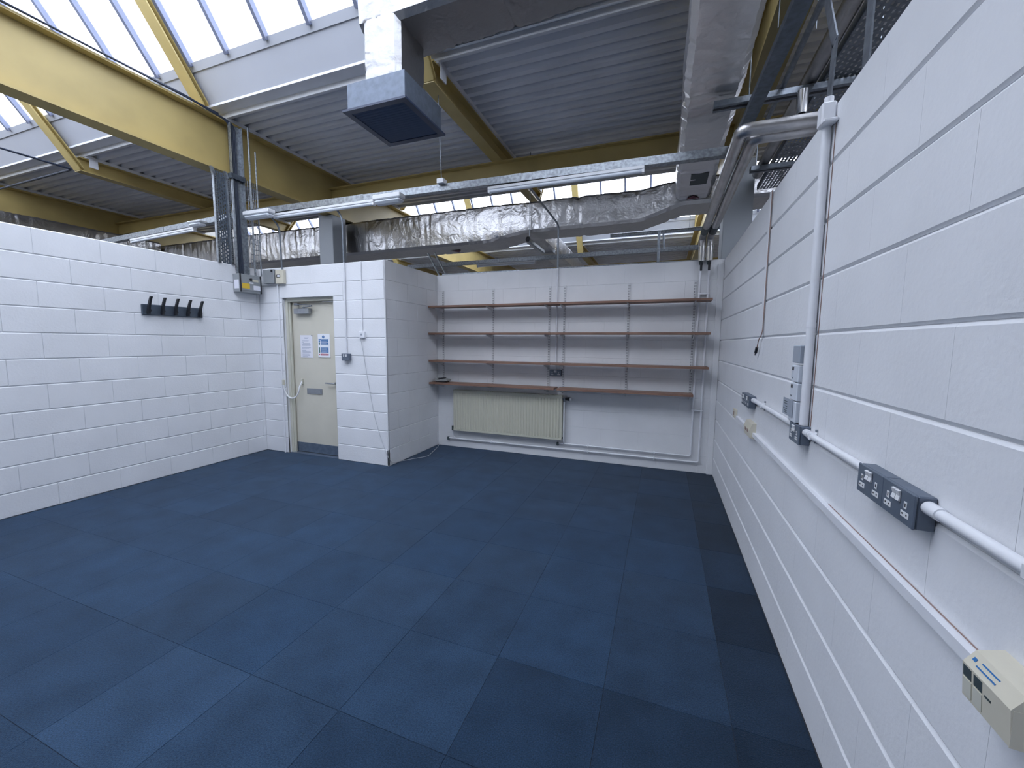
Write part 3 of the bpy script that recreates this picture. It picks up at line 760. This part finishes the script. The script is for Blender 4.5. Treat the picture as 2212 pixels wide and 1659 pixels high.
for b in (.235, .295, .32, .39, .415, .435, .595, .62, .645, .67, .695, .72, .745, .77, .865, .885): m.box(nx0+.2*.29, nx0+.2*(.82 if int(b*1000) % 2 else .72), YF-.0072, YF-.0068, nz1-.304*(b+.006), nz1-.304*b)
o = m.build('text_lines', 'sign_white', t, world=True); o['kind'] = 'stuff'

# switch, socket and conduits on the pier front
def metal_switch(name, lb, loc, rotz, w, h, d, rockers, slots, group=None):
    t = thing(name, lb, 'socket' if slots else 'switch', loc, rotz, group)
    MB().box(-w/2, w/2, -d+.006, 0, 0, h, .003).build('back_box', 'box_grey', t)
    fp = MB().box(-w/2-.001, w/2+.001, -d, -d+.006, -.001, h+.001, .002).build('face_plate', 'box_grey', t)
    for x in rockers: MB().prism([(-d-.001, h*.58), (-d-.006, h*.60), (-d-.003, h*.74), (-d-.007, h*.90), (-d-.001, h*.92)], 'x', x-.008, x+.008).build('rocker', 'switch_white', fp)
    for x in slots:
        MB().box(x-.006, x+.006, -d-.0012, -d-.0002, h*.46, h*.68, .001).build('earth_slot', 'switch_white', fp)
        MB().box(x-.017, x+.017, -d-.0012, -d-.0002, h*.20, h*.38, .001).build('pin_shutter', 'switch_white', fp)
        MB().box(x-.011, x-.006, -d-.0016, -d-.0012, h*.27, h*.32).box(x+.006, x+.011, -d-.0016, -d-.0012, h*.27, h*.32).box(x-.002, x+.002, -d-.0016, -d-.0012, h*.52, h*.63).build('pin_holes', 'dark_slot', fp)
    return t
metal_switch('light_switch', 'grey metal light switch on the block pier right of the door', (-3.64, YD, 1.277), 0, .11, .084, .05, (-.018, .018), ())
t = thing('telephone_socket', 'small white socket with thin cable on the pier front', 'socket', (-3.40, YD, 1.553))
MB().box(-.042, .042, -.03, 0, 0, .08, .004).build('box', 'conduit_white', t)
MB().box(-.012, .012, -.0315, -.03, .03, .052).build('port', 'module_grey', t)
MB().tube([(-3.652, 3.935, 1.362), (-3.645, 3.935, WTOP)], .011, 8).solo('switch_conduit', 'conduit_white', 'white conduit rising from the light switch to the wall top', 'conduit', smooth=True)
MB().tube([(-3.645, 3.935, WTOP), (-3.645, 3.93, 2.98), (-3.72, 3.90, 3.095)], .011, 8, fillet=.09).solo('conduit', 'strut_steel', 'grey conduit bending from the pier top to the trunking', 'conduit', smooth=True)
MB().tube([(-4.655, 3.935, 2.42), (-4.655, 3.92, 2.97), (-4.76, 3.88, 3.09)], .011, 8, fillet=.09).solo('conduit', 'strut_steel', 'grey conduit from the cream box to the trunking', 'conduit', smooth=True)
MB().box(-3.412, -3.395, 3.936, 3.9475, 1.633, WTOP, .003).solo('mini_trunking', 'conduit_white', 'thin white trunking above the small white socket', 'trunking')
t = thing('telephone_cable', 'thin white cable trailing from the pier socket across the carpet', 'cable', (-3.2, 3.9, 0))
MB().tube([(-3.425, 3.93, 1.555), (-3.40, 3.94, 1.40), (-3.355, 3.941, 1.12), (-3.31, 3.941, .88), (-3.26, 3.941, .62), (-3.19, 3.941, .40), (-3.10, 3.941, .17), (-3.058, 3.94, .10), (-3.05, 4.0, .03), (-3.04, 4.2, .006), (-2.97, 4.33, .006), (-2.92, 4.40, .006), (-2.86, 4.50, .006), (-2.93, 4.75, .006), (-3.0, 5.0, .01), (-3.03, 5.08, .05)], .0032, 6, fillet=.06).build('cable', 'cable_grey', t, smooth=True, world=True)

# ------------------------------------------------------------------ coat rack
t = thing('coat_rack', 'dark grey coat rack with five upright hooks on the left wall', 'coat rack', (XL, 2.91, 1.765))
MB().box(XL+.0005, XL+.024, 2.614, 3.205, 1.768, 1.880, .006).build('backboard', 'rack_grey', t, world=True)
for y in (2.66, 2.785, 2.91, 3.035, 3.16):
    prof = []; inner = []
    for i in range(11):
        u = i/10
        px = XL+.038+.068*u**2.0+.006*math.sin(u*PI); pz = 1.778+.178*u
        wdt = .036-.014*u
        prof.append((px+wdt*.5, pz)); inner.append((px-wdt*.5, pz))
    poly = prof+inner[::-1]
    m = MB(); m.prism(poly, 'y', y-.010, y+.010)
    m.build('hook', 'black_plastic', t, world=True)
    MB().tube([(XL+.02, y+.012, 1.815), (XL+.05, y+.012, 1.817)], .014, 10).build('hook_base', 'black_plastic', t, world=True)

# ------------------------------------------------------------------ shelving on the back wall
UPX = (-2.962, -2.19, -1.396, -1.20, -.411, .312)
SHZ = (1.985, 1.618, 1.24, .928)       # underside of each shelf
SHT = .025
ulab = ('slotted white shelf upright nearest the pier', 'slotted white shelf upright second from the pier', 'slotted white shelf upright left of the central conduit', 'slotted white shelf upright right of the central conduit', 'slotted white shelf upright second from the corner pipes', 'slotted white shelf upright nearest the corner pipes')
for x, lb in zip(UPX, ulab):
    t = thing('shelf_upright', lb, 'shelf upright', (x, YB, .925), group='slotted uprights on the back wall')
    rl = MB().box(x-.0135, x+.0135, YB-.013, YB-.0005, .925, 2.238).build('rail', 'rail_white', t, world=True)
    s = MB()
    for i in range(40):
        for dxs in (-.0062, .0062): s.box(x+dxs-.0026, x+dxs+.0026, YB-.0136, YB-.013, .94+i*.0322, .957+i*.0322)
    o = s.build('slots', 'slot_grey', rl, world=True); o['kind'] = 'stuff'
    for z in SHZ:
        m = MB(); m.prism([(YB-.0137, z-.062), (YB-.0137, z-.0005), (YB-.235, z-.0005), (YB-.235, z-.012), (YB-.10, z-.036)], 'x', x-.004, x+.004)
        m.box(x-.009, x+.009, YB-.235, YB-.0137, z-.0025, z-.0004)
        m.build('bracket', 'rail_white', t, world=True)
rows = ('top', 'second', 'third', 'lowest')
for i, z in enumerate(SHZ):
    ends = ((-3.058, -1.31), (-1.307, .475)) if i < 3 else ((-3.058, -1.258), (-1.222, .335))
    for (a, b), side in zip(ends, ('left', 'right')):
        MB().box(a, b, YB-.255, YB-.044, z, z+SHT, .0012).solo('shelf_board', 'shelf_wood', 'brown wooden shelf board, %s row, %s half' % (rows[i], side), 'shelf', 'brown shelf boards on the back wall')
# small device on the lowest left shelf
zz = SHZ[3]+SHT
t = thing('handset', 'small grey handset with coiled cable on the lowest left shelf', 'device', (-2.95, 4.95, zz))
MB().box(-2.985, -2.83, 4.90, 5.03, zz+.0005, zz+.018, .005).build('base', 'black_plastic', t, world=True)
MB().prism([(-2.97, zz+.018), (-2.80, zz+.018), (-2.80, zz+.034), (-2.86, zz+.048), (-2.95, zz+.030)], 'y', 4.905, 5.02).build('body', 'device_grey', t, world=True)
MB().prism([(-2.95, zz+.034), (-2.86, zz+.052), (-2.875, zz+.066), (-2.945, zz+.058)], 'y', 4.92, 5.0).build('display', 'black_plastic', t, world=True)
cp = []
for i in range(60):
    a = i/59*PI*6; cp.append((-2.99+.03*math.cos(a)+.0003*i, 4.95+.05*math.sin(a), zz+.006+.0009*i))
MB().tube(cp, .004, 6).build('cable_coil', 'device_grey', t, smooth=True, world=True)

# back wall double socket and its conduit
metal_switch('double_socket', 'grey metal double socket between the middle shelf uprights', (-1.293, YB, 1.088), 0, .150, .08, .05, (-.009, .009), (-.042, .042), 'grey metal sockets')
MB().tube([(-1.297, YB-.018, 1.169), (-1.297, YB-.018, WTOP)], .0105, 8).solo('socket_conduit', 'conduit_white', 'white conduit above the double socket on the back wall', 'conduit', smooth=True)
MB().tube([(-1.297, YB-.018, WTOP), (-1.297, YB-.018, 2.99), (-1.36, 3.97, 3.11)], .0115, 8, fillet=.07).solo('conduit', 'strut_steel', 'grey conduit bending from the back wall top up to the trunking', 'conduit', smooth=True)

# radiator
rx0, rx1, rz0, rz1 = -2.762, -1.185, .258, .845
yf, yr_ = YB-.10, YB-.03
t = thing('radiator', 'cream panel radiator under the lowest left shelf', 'radiator', ((rx0+rx1)/2, YB-.06, rz0))
NF = 38; m = MB(); pitch = (rx1-rx0-.05)/NF; pr = [(rx0, yf+.012)]; x = rx0+.025
for i in range(NF):
    for d, yy in ((0, yf+.010), (.012, yf), (pitch-.016, yf), (pitch-.004, yf+.010)): pr.append((x+d, yy))
    x += pitch
pr.append((rx1, yf+.012))
n = len(pr); vs = [(a, b, rz0+.03) for a, b in pr]+[(a, b, rz1-.04) for a, b in pr]
m.add(vs, [(i, i+1, n+i+1, n+i) for i in range(n-1)])
m.box(rx0, rx1, yf+.004, yf+.02, rz0, rz0+.032, .004).box(rx0, rx1, yf+.004, yf+.02, rz1-.045, rz1-.008, .004)
m.build('front_panel', 'radiator_cream', t, world=True)
MB().box(rx0+.01, rx1-.01, yr_-.014, yr_, rz0, rz1-.02, .004).build('rear_panel', 'radiator_cream', t, world=True)
for x in (rx0, rx1-.004): MB().box(x, x+.004, yf+.012, yr_, rz0+.01, rz1).build('side_panel', 'radiator_cream', t, world=True)
m = MB(); m.box(rx0, rx1, yf+.006, yf+.014, rz1-.008, rz1).box(rx0, rx1, yr_-.008, yr_, rz1-.008, rz1)
for i in range(52): x = rx0+.01+i*(rx1-rx0-.02)/51; m.box(x-.006, x+.006, yf+.014, yr_-.008, rz1-.006, rz1)
m.build('top_grille', 'radiator_cream', t, world=True)
m = MB(); m.tube([(rx1-.02, YB-.06, rz1-.045), (rx1+.03, YB-.06, rz1-.045)], .012, 10); m.tube([(rx1+.02, YB-.06, rz1-.085), (rx1+.02, YB-.06, rz1-.03)], .013, 10)
m.build('valve_body', 'strut_steel', t, smooth=True, world=True)
m = MB(); m.tube([(rx1+.035, YB-.06, rz1-.045), (rx1+.05, YB-.06, rz1-.045), (rx1+.095, YB-.06, rz1-.045)], [.014, .020, .027], 14); vh = m.build('valve_head', 'black_plastic', t, smooth=True, world=True, label='black thermostatic valve head')
MB().tube([(rx1+.095, YB-.06, rz1-.045), (rx1+.118, YB-.06, rz1-.045)], [.026, .021], 14).build('valve_cap', 'switch_white', vh, smooth=True, world=True)
MB().tube([(rx0-.03, YB-.06, rz0-.005), (rx0-.03, YB-.06, rz0+.06)], .014, 10).build('lockshield_valve', 'label_dark', t, smooth=True, world=True)
MB().tube([(rx1-.005, YB-.06, rz0+.03), (rx1+.012, YB-.06, rz0+.03)], .012, 10).build('drain_plug', 'label_dark', t, smooth=True, world=True)
# heating pipes on the back wall
yp = YB-.03
t = thing('heating_pipe', 'lower white heating pipe along the back wall, from the radiator foot to the corner', 'pipe', (-1.2, yp, .12), group='white heating pipes')
MB().tube([(-2.87, yp, .128), (.442, yp, .135), (.442, yp, 2.40)], .0105, 10, fillet=.03).build('pipe', 'conduit_white', t, smooth=True, world=True)
MB().tube([(rx0-.03, YB-.06, rz0), (rx0-.03, yp-.01, .16), (rx0-.005, yp, .130)], .0095, 8, fillet=.03).build('tail', 'conduit_white', t, smooth=True, world=True)
MB().box(-2.895, -2.865, yp-.014, yp+.014, .10, .145, .004).build('drain_cock', 'label_dark', t, world=True)
for x in (-2.2, -.85, -.05): MB().box(x-.008, x+.008, yp-.013, YB-.0005, .112, .146, .003).build('pipe_clip', 'conduit_white', t, world=True)
t = thing('heating_pipe', 'upper white heating pipe from the radiator valve to the corner', 'pipe', (-.4, yp, .19), group='white heating pipes')
MB().tube([(-1.235, yp, .205), (.354, yp, .203), (.354, yp, 2.40)], .0105, 10, fillet=.03).build('pipe', 'conduit_white', t, smooth=True, world=True)
MB().tube([(rx1+.02, YB-.06, rz1-.09), (rx1+.02, YB-.06, .24), (rx1+.02, yp, .205)], .0095, 8, fillet=.02).build('tail', 'conduit_white', t, smooth=True, world=True)
MB().box(-1.262, -1.232, yp-.014, yp+.014, .172, .218, .004).build('drain_cock', 'label_dark', t, world=True)
for x in (-.85, -.05): MB().box(x-.008, x+.008, yp-.013, YB-.0005, .187, .220, .003).build('pipe_clip', 'conduit_white', t, world=True)
for z in (2.08, .75): MB().box(.340, .456, yp-.012, YB-.0005, z-.008, z+.008, .002).build('pipe_clip', 'conduit_white', t, world=True)
# foil lagged pipes: risers, run along the right wall, over the wall top
FZ = 2.70; FR = .036
for (x, ye, lb) in ((.357, 2.68, 'foil lagged pipe, outer of the pair crossing over the right wall'), (.438, 2.79, 'foil lagged pipe, inner of the pair crossing over the right wall')):
    t = thing('lagged_pipe', lb, 'pipe', (x, 4, 2.4), group='foil lagged pipe pair')
    MB().tube([(x, YB-.03, 2.44), (x, YB-.03, FZ-.10)], FR*.95, 14).build('bright_sleeve', 'foil_bright', t, smooth=True, world=True)
    MB().tube([(x, YB-.03, FZ-.10), (x, YB-.03, FZ), (x, ye, FZ), (.80, ye, FZ), (.80, ye, 2.0)], FR, 14, fillet=.05).build('lagging', 'foil_pipe', t, smooth=True, world=True)
    MB().tube([(x, YB-.26, FZ), (x, YB-.48, FZ)], FR+.003, 14).build('dark_band', 'label_dark', t, smooth=True, world=True)
    MB().tube([(x, YB-.03, 2.40), (x, YB-.03, 2.44)], .02, 10).build('valve', 'label_dark', t, smooth=True, world=True)
    MB().box(x-.012, x+.012, YB-.075, YB-.055, 2.33, 2.425, .004).build('valve_lever', 'black_plastic', t, world=True)

# ------------------------------------------------------------------ right wall electrics
P = .042
RZ = -PI/2
def rsock(y0, y1, lb):
    w = y1-y0
    return metal_switch('double_socket', lb, (XR, (y0+y1)/2, 1.083), RZ, w, .08, P, (-.010, .008), (-w*.29, w*.27), 'grey metal sockets')
rsock(1.157, 1.297, 'near one of the two joined grey sockets closest to the camera')
rsock(1.299, 1.44, 'far one of the two joined grey sockets closest to the camera')
rsock(1.997, 2.132, 'single grey double socket at the foot of the tall white pipe')
rsock(3.06, 3.19, 'near one of the two joined grey sockets furthest along the right wall')
rsock(3.192, 3.325, 'far one of the two joined grey sockets furthest along the right wall')
cz, cx = 1.14, XR-.0165
for (a, b, lb) in ((-1.2, 1.155, 'white conduit running toward the camera from the near sockets'), (1.442, 1.995, 'white conduit between the near sockets and the tall pipe socket'), (2.134, 3.058, 'white conduit between the tall pipe socket and the far sockets')):
    t = thing('white_conduit', lb, 'conduit', (cx, (a+b)/2, cz-.014), group='white conduits between sockets')
    MB().tube([(cx, a, cz), (cx, b, cz)], .0125, 12).build('pipe', 'conduit_white', t, smooth=True, world=True)
    MB().tube([(cx, b-.045, cz), (cx, b, cz)], .0155, 12).build('coupler', 'conduit_white', t, smooth=True, world=True)
    if a > 0: MB().tube([(cx, a, cz), (cx, a+.03, cz)], .0155, 12).build('coupler', 'conduit_white', t, smooth=True, world=True)
    ys = (.86,) if a < 0 else ((a+b)/2+.2,)
    if a < 0: ys = (.875, .1)
    for y in ys:
        MB().box(XR-.031, XR-.0005, y-.009, y+.009, cz-.0155, cz+.0155, .004).build('saddle', 'conduit_white', t, world=True)
        for dz_ in (-.024, .024): MB().tube([(XR-.008, y, cz+dz_), (XR-.0005, y, cz+dz_)], .005, 8).build('screw', 'strut_steel', t, world=True)
t = thing('tall_conduit', 'thick white vertical pipe on the right wall, from socket to wall top', 'conduit', (XR-.024, 2.01, 1.165))
MB().tube([(XR-.019, 2.03, 1.165), (XR-.019, 2.045, 2.49)], .0165, 16).build('pipe', 'conduit_white', t, smooth=True, world=True)
MB().tube([(XR-.019, 2.035, 1.58), (XR-.019, 2.035, 1.60)], .0185, 16).build('collar', 'conduit_white', t, smooth=True, world=True)
MB().box(XR-.0025, XR-.0005, 2.0, 2.004, 1.165, 2.40).build('sealant_line', 'brown_line', t, world=True)
MB().box(XR-.05, XR-.0005, 2.005, 2.06, 2.375, 2.46, .006).build('top_bracket', 'conduit_white', t, world=True)
MB().box(XR-.05, XR-.0005, 1.975, 2.01, 2.37, 2.385, .004).build('saddle', 'conduit_white', t, world=True)
# stacked control modules
def module(z0, z1, m, lb, screen, arrow):
    t = thing('control_module', lb, 'control module', (XR, 2.11, z0), RZ, 'stacked modules beside the tall pipe')
    # local x = -world y (centre 2.11), -local y = out of the wall
    h = z1-z0
    cs = MB().box(-.045, .05, -.045, -.0005, 0, h-.002, .003).build('case', m, t)
    if screen:
        MB().box(-.036, -.012, -.0458, -.045, h*.66, h*.86).build('display', 'black_plastic', cs)
        MB().prism([(-.040, h*.28), (-.026, h*.16), (-.012, h*.30), (-.026, h*.24)], 'y', -.0458, -.045).build('arrow_mark', 'strut_steel', cs)
module(1.428, 1.507, 'module_grey', 'blank grey module at the top of the stack beside the tall pipe', False, False)
module(1.344, 1.420, 'module_white', 'white module with display, second from the top of the stack', True, True)
module(1.262, 1.342, 'module_white', 'white module with display, third from the top of the stack', True, True)
module(1.166, 1.260, 'module_white', 'plain white module at the bottom of the stack, above the socket', False, False)
t = thing('instruction_card', 'small grey printed card fixed to the lowest stacked module', 'card', (XR-.048, 2.16, 1.185))
MB().box(XR-.049, XR-.0465, 2.09, 2.235, 1.185, 1.262).build('card', 'module_grey', t, world=True)
m = MB()
for i, z in enumerate((1.245, 1.235, 1.222, 1.212, 1.202, 1.194)): m.box(XR-.0496, XR-.049, 2.165, 2.225-.012*(i % 3), z, z+.003)
o = m.build('print_lines', 'label_dark', t, world=True); o['kind'] = 'stuff'
# data trunking and outlets
t = thing('data_trunking', 'white mini trunking running low along the right wall to the beige outlet', 'trunking', (XR-.01, 2.2, .90))
MB().bar((XR-.0105, .94, .906), (XR-.0105, 3.66, .922), .0205, .026).build('trunk', 'conduit_white', t, world=True)
MB().bar((XR-.0015, .95, .9205), (XR-.0015, 1.75, .925), .002, .002).build('gap_line', 'brown_line', t, world=True)
t = thing('data_outlet', 'large beige data outlet at the near end of the right wall', 'data outlet', (XR, .89, .865))
oy0, oy1 = .825, .935
MB().prism([(XR-.0005, .862), (XR-.050, .866), (XR-.055, .930), (XR-.038, .955), (XR-.0005, .965)], 'y', oy0, oy1).build('case', 'beige_plastic', t, world=True)
def out_panel(y0, y1, z0, z1, m, nme, d=.0006):
    f = lambda z: XR-.050-(z-.866)/(.064)*.005
    mb = MB(); mb.add([(f(z0)-d, y0, z0), (f(z0)-d, y1, z0), (f(z1)-d, y1, z1), (f(z1)-d, y0, z1), (f(z0), y0, z0), (f(z0), y1, z0), (f(z1), y1, z1), (f(z1), y0, z1)], [(3, 2, 1, 0), (4, 5, 6, 7), (0, 1, 5, 4), (2, 3, 7, 6), (1, 2, 6, 5), (3, 0, 4, 7)])
    return mb.build(nme, m, t, world=True)
out_panel(.886, .906, .906, .926, 'label_dark', 'port'); out_panel(.912, .932, .906, .926, 'label_dark', 'port')
out_panel(.886, .907, .872, .903, 'frame_cream', 'shutter', .0012); out_panel(.911, .932, .872, .903, 'frame_cream', 'shutter', .0012)
out_panel(.866, .880, .905, .909, 'label_dark', 'slot_mark')
for k, (y0, y1, u) in enumerate(((.918, .926, .35), (.868, .908, .3), (.868, .912, .62))):
    c0 = Vector((XR-.055, 0, .930)); c1 = Vector((XR-.038, 0, .955)); nn = Vector((-.83, 0, .56))
    pa = c0.lerp(c1, 1-u); pb = c0.lerp(c1, 1-u-(.22 if k == 0 else .09))
    q = [(pa.x, y0, pa.z), (pa.x, y1, pa.z), (pb.x, y1, pb.z), (pb.x, y0, pb.z)]
    q2 = [tuple(Vector(v)+nn*.0006) for v in q]
    MB().add(q+q2, [(0, 1, 2, 3), (7, 6, 5, 4), (0, 4, 5, 1), (2, 6, 7, 3)]).build('logo_mark' if k == 0 else 'print_line', 'sign_blue', t, world=True)
MB().box(XR-.0515, XR-.0005, oy0-.0006, oy0, .866, .93).build('end_panel', 'beige_plastic', t, world=True)
t = thing('data_outlet', 'small cream data outlet on the mini trunking below the far sockets', 'data outlet', (XR, 3.1, .895))
MB().prism([(XR-.0005, .888), (XR-.034, .892), (XR-.040, .945), (XR-.026, .985), (XR-.0005, .99)], 'y', 3.0, 3.20).build('case', 'beige_plastic', t, world=True)
for y in (3.05, 3.12): MB().box(XR-.0405, XR-.036, y, y+.03, .925, .945).build('port', 'brown_line', t, world=True)
t = thing('cable_outlet', 'tiny cream outlet at the far end of the mini trunking', 'data outlet', (XR, 3.77, .91))
MB().box(XR-.018, XR-.0005, 3.72, 3.83, .90, .975, .004).build('case', 'beige_plastic', t, world=True)
MB().box(XR-.019, XR-.018, 3.76, 3.79, .925, .955).build('port', 'brown_line', t, world=True)
# hanging lead on the right wall
MB().box(XR-.012, XR-.0005, 2.985, 3.03, 1.56, WTOP, .003).solo('mini_trunking', 'conduit_white', 'thin white vertical trunking above the dangling lead', 'trunking')
t = thing('dangling_lead', 'short dark lead with plug dangling from the white trunking on the right wall', 'cable', (XR-.01, 3.05, 1.43))
MB().tube([(XR-.008, 2.978, WTOP), (XR-.008, 2.978, 1.60), (XR-.014, 2.985, 1.565), (XR-.016, 3.03, 1.545), (XR-.018, 3.06, 1.49)], .0028, 6, fillet=.02).build('lead', 'brown_line', t, smooth=True, world=True)
MB().tube([(XR-.018, 3.06, 1.49), (XR-.018, 3.085, 1.455)], .009, 8).build('plug', 'black_plastic', t, smooth=True, world=True)
MB().tube([(XR-.018, 3.085, 1.455), (XR-.018, 3.093, 1.44)], .006, 8).build('plug_tip', 'chrome', t, smooth=True, world=True)

# ------------------------------------------------------------------ services above and beyond the right wall
MB().bar((.60, 1.2, 3.16), (.50, 3.95, 3.16), .085, .042).solo('strut_channel', 'galvanised_dark', 'dark steel strut running along under the right main beam', 'strut')
def trapeze(x0, x1, y, z, lb):
    t = thing('trapeze_bracket', lb, 'bracket', ((x0+x1)/2, y, z-.04), group='trapeze pipe supports')
    MB().box(x0, x1, y-.045, y+.045, z-.042, z, .002).build('rail', 'strut_steel', t, world=True)
    MB().box(x0, x1, y-.012, y+.012, z-.0435, z-.042).build('rail_slot', 'dark_slot', t, world=True)
    for x in (max(x0+.05, .50), x1-.05):
        MB().tube([(x, y, z), (x, y, MZ0 if x > .56 and x < .76 else 4.24)], .005, 6).build('threaded_rod', 'strut_steel', t, world=True)
trapeze(.27, 1.29, 3.49, 3.28, 'near trapeze bracket under the foil duct by the right wall')
trapeze(.74, 1.29, 4.80, 3.28, 'far trapeze bracket beyond the foil pipes by the right wall')
t = thing('lagged_pipe', 'straight foil lagged pipe running above and beyond the right wall', 'pipe', (.87, 3.5, 3.28))
MB().tube([(.865, -1.0, 3.333), (.865, 5.15, 3.333)], .048, 14).build('lagging', 'foil_pipe', t, smooth=True, world=True)
MB().tube([(.80, 3.36, 3.20), (.80, 3.36, 3.05)], .035, 12).build('stub', 'foil_bright', t, smooth=True, world=True)
MB().tube([(.80, 3.36, 3.05), (.80, 3.36, 2.97)], .022, 12).build('stub_end', 'black_plastic', t, smooth=True, world=True)
MB().tube([(.70, -1.0, 3.30), (.70, 4.7, 3.30)], .018, 10).solo('small_pipe', 'strut_steel', 'thin grey pipe beside the straight foil pipe beyond the right wall', 'pipe', smooth=True)
t = thing('cable_tray', 'wide perforated cable tray beyond the right wall', 'cable tray', (1.06, 2.5, 3.285))
perforated(MB(), (.935, -1.0, 3.290), (0, 1, 0), (1, 0, 0), 6.5, .25, pu=.045, pv=.031, su=.027, sv=.013).build('tray_base', 'strut_steel', t, world=True)
for x in (.93, 1.187): MB().box(x-.002, x+.002, -1.0, 5.5, 3.283, 3.34).build('side_rail', 'galvanised_dark', t, world=True)
MB().bar((XR+.006, 2.14, 2.44), (XR+.006, 2.115, 2.735), .05, .006, (1, 0, 0)).bar((XR+.006, 2.115, 2.735), (XR+.006, 2.27, 3.02), .05, .006, (1, 0, 0)).bar((XR+.006, 2.27, 3.02), (XR+.006, 2.27, 3.57), .05, .006, (1, 0, 0)).solo('strap_bracket', 'strut_steel', 'cranked flat steel strap above the tall white pipe', 'bracket')
MB().bar((XR+.006, 1.79, 2.44), (XR+.006, 1.79, 3.57), .05, .006, (1, 0, 0)).solo('strap_bracket', 'strut_steel', 'straight flat steel strap rising from the right wall top', 'bracket')
for (x, y, lb) in ((.52, 2.78, 'thin rod with white clip hanging beside the right main beam'), (.72, 2.86, 'thin rod with white clip hanging right of the dark strut')):
    t = thing('clip_hanger', lb, 'hanger', (x, y, 3.2))
    MB().tube([(x, y, 3.26), (x, y, 3.52)], .003, 6).build('rod', 'strut_steel', t, world=True)
    MB().box(x-.012, x+.012, y-.016, y+.016, 3.50, 3.56, .004).build('clip', 'tube_white', t, world=True)

# ------------------------------------------------------------------ behind the back wall
MB().tube([(-3.1, 5.33, 2.50), (.42, 5.33, 2.485)], .021, 10).solo('rail_pipe', 'galvanised', 'bright steel pipe lying along behind the back wall top', 'pipe', smooth=True)
MB().tube([(-3.3, 5.30, 2.44), (.5, 5.30, 2.435)], .018, 8).solo('rail_pipe', 'strut_steel', 'dull pipe just under the bright pipe behind the back wall', 'pipe', smooth=True)
t = thing('conduit_stub', 'short double conduit standing up behind the back wall near the corner', 'conduit', (-.10, 5.27, 2.0))
MB().tube([(-.105, 5.27, 2.0), (-.105, 5.27, 2.85)], .016, 8).build('conduit', 'strut_steel', t, smooth=True, world=True)
MB().tube([(-.06, 5.36, 2.85), (-.04, 5.36, 2.66)], .012, 8).build('side_conduit', 'strut_steel', t, smooth=True, world=True)
for dx_, lb in ((0, 'left'), (.12, 'right')):
    MB().bar((-3.52+dx_, 5.6, 2.90), (-3.20+dx_, 5.45, 2.47), .02, .02).solo('ladder_rail', 'galvanised', 'sloping steel rail behind the pier, %s of two' % lb, 'rail', 'two sloping rails behind the pier')
t = thing('far_pipe', 'pale pipe crossing beyond the right end of the long duct', 'pipe', (.5, 7.0, 3.26))
MB().tube([(-.9, 7.0, 3.29), (2.0, 7.0, 3.29)], .03, 10).build('pipe', 'galvanised', t, smooth=True, world=True)
for x in (-.7, .3, 1.6): MB().tube([(x, 7.0, 3.32), (x, 7.0, DECK_Z)], .005, 6).build('hanger', 'strut_steel', t, world=True)
foil_duct(MB(), 'y', [(-2.0, -10.62, -10.26, 3.27, 3.60), (5.70, -10.62, -10.26, 3.27, 3.60)], 15.7).solo('foil_duct', 'foil', 'foil duct far left, seen over the top of the coat rack wall', 'duct', smooth=True)
MB().tube([(-8.12, -1.0, 3.975), (-8.2, 3.5, 3.975), (-12.5, 3.55, 3.975)], .014, 8, fillet=.05).solo('roof_conduit', 'cable_dark', 'dark conduit crossing below the deck left of the coat rack wall', 'conduit', smooth=True)
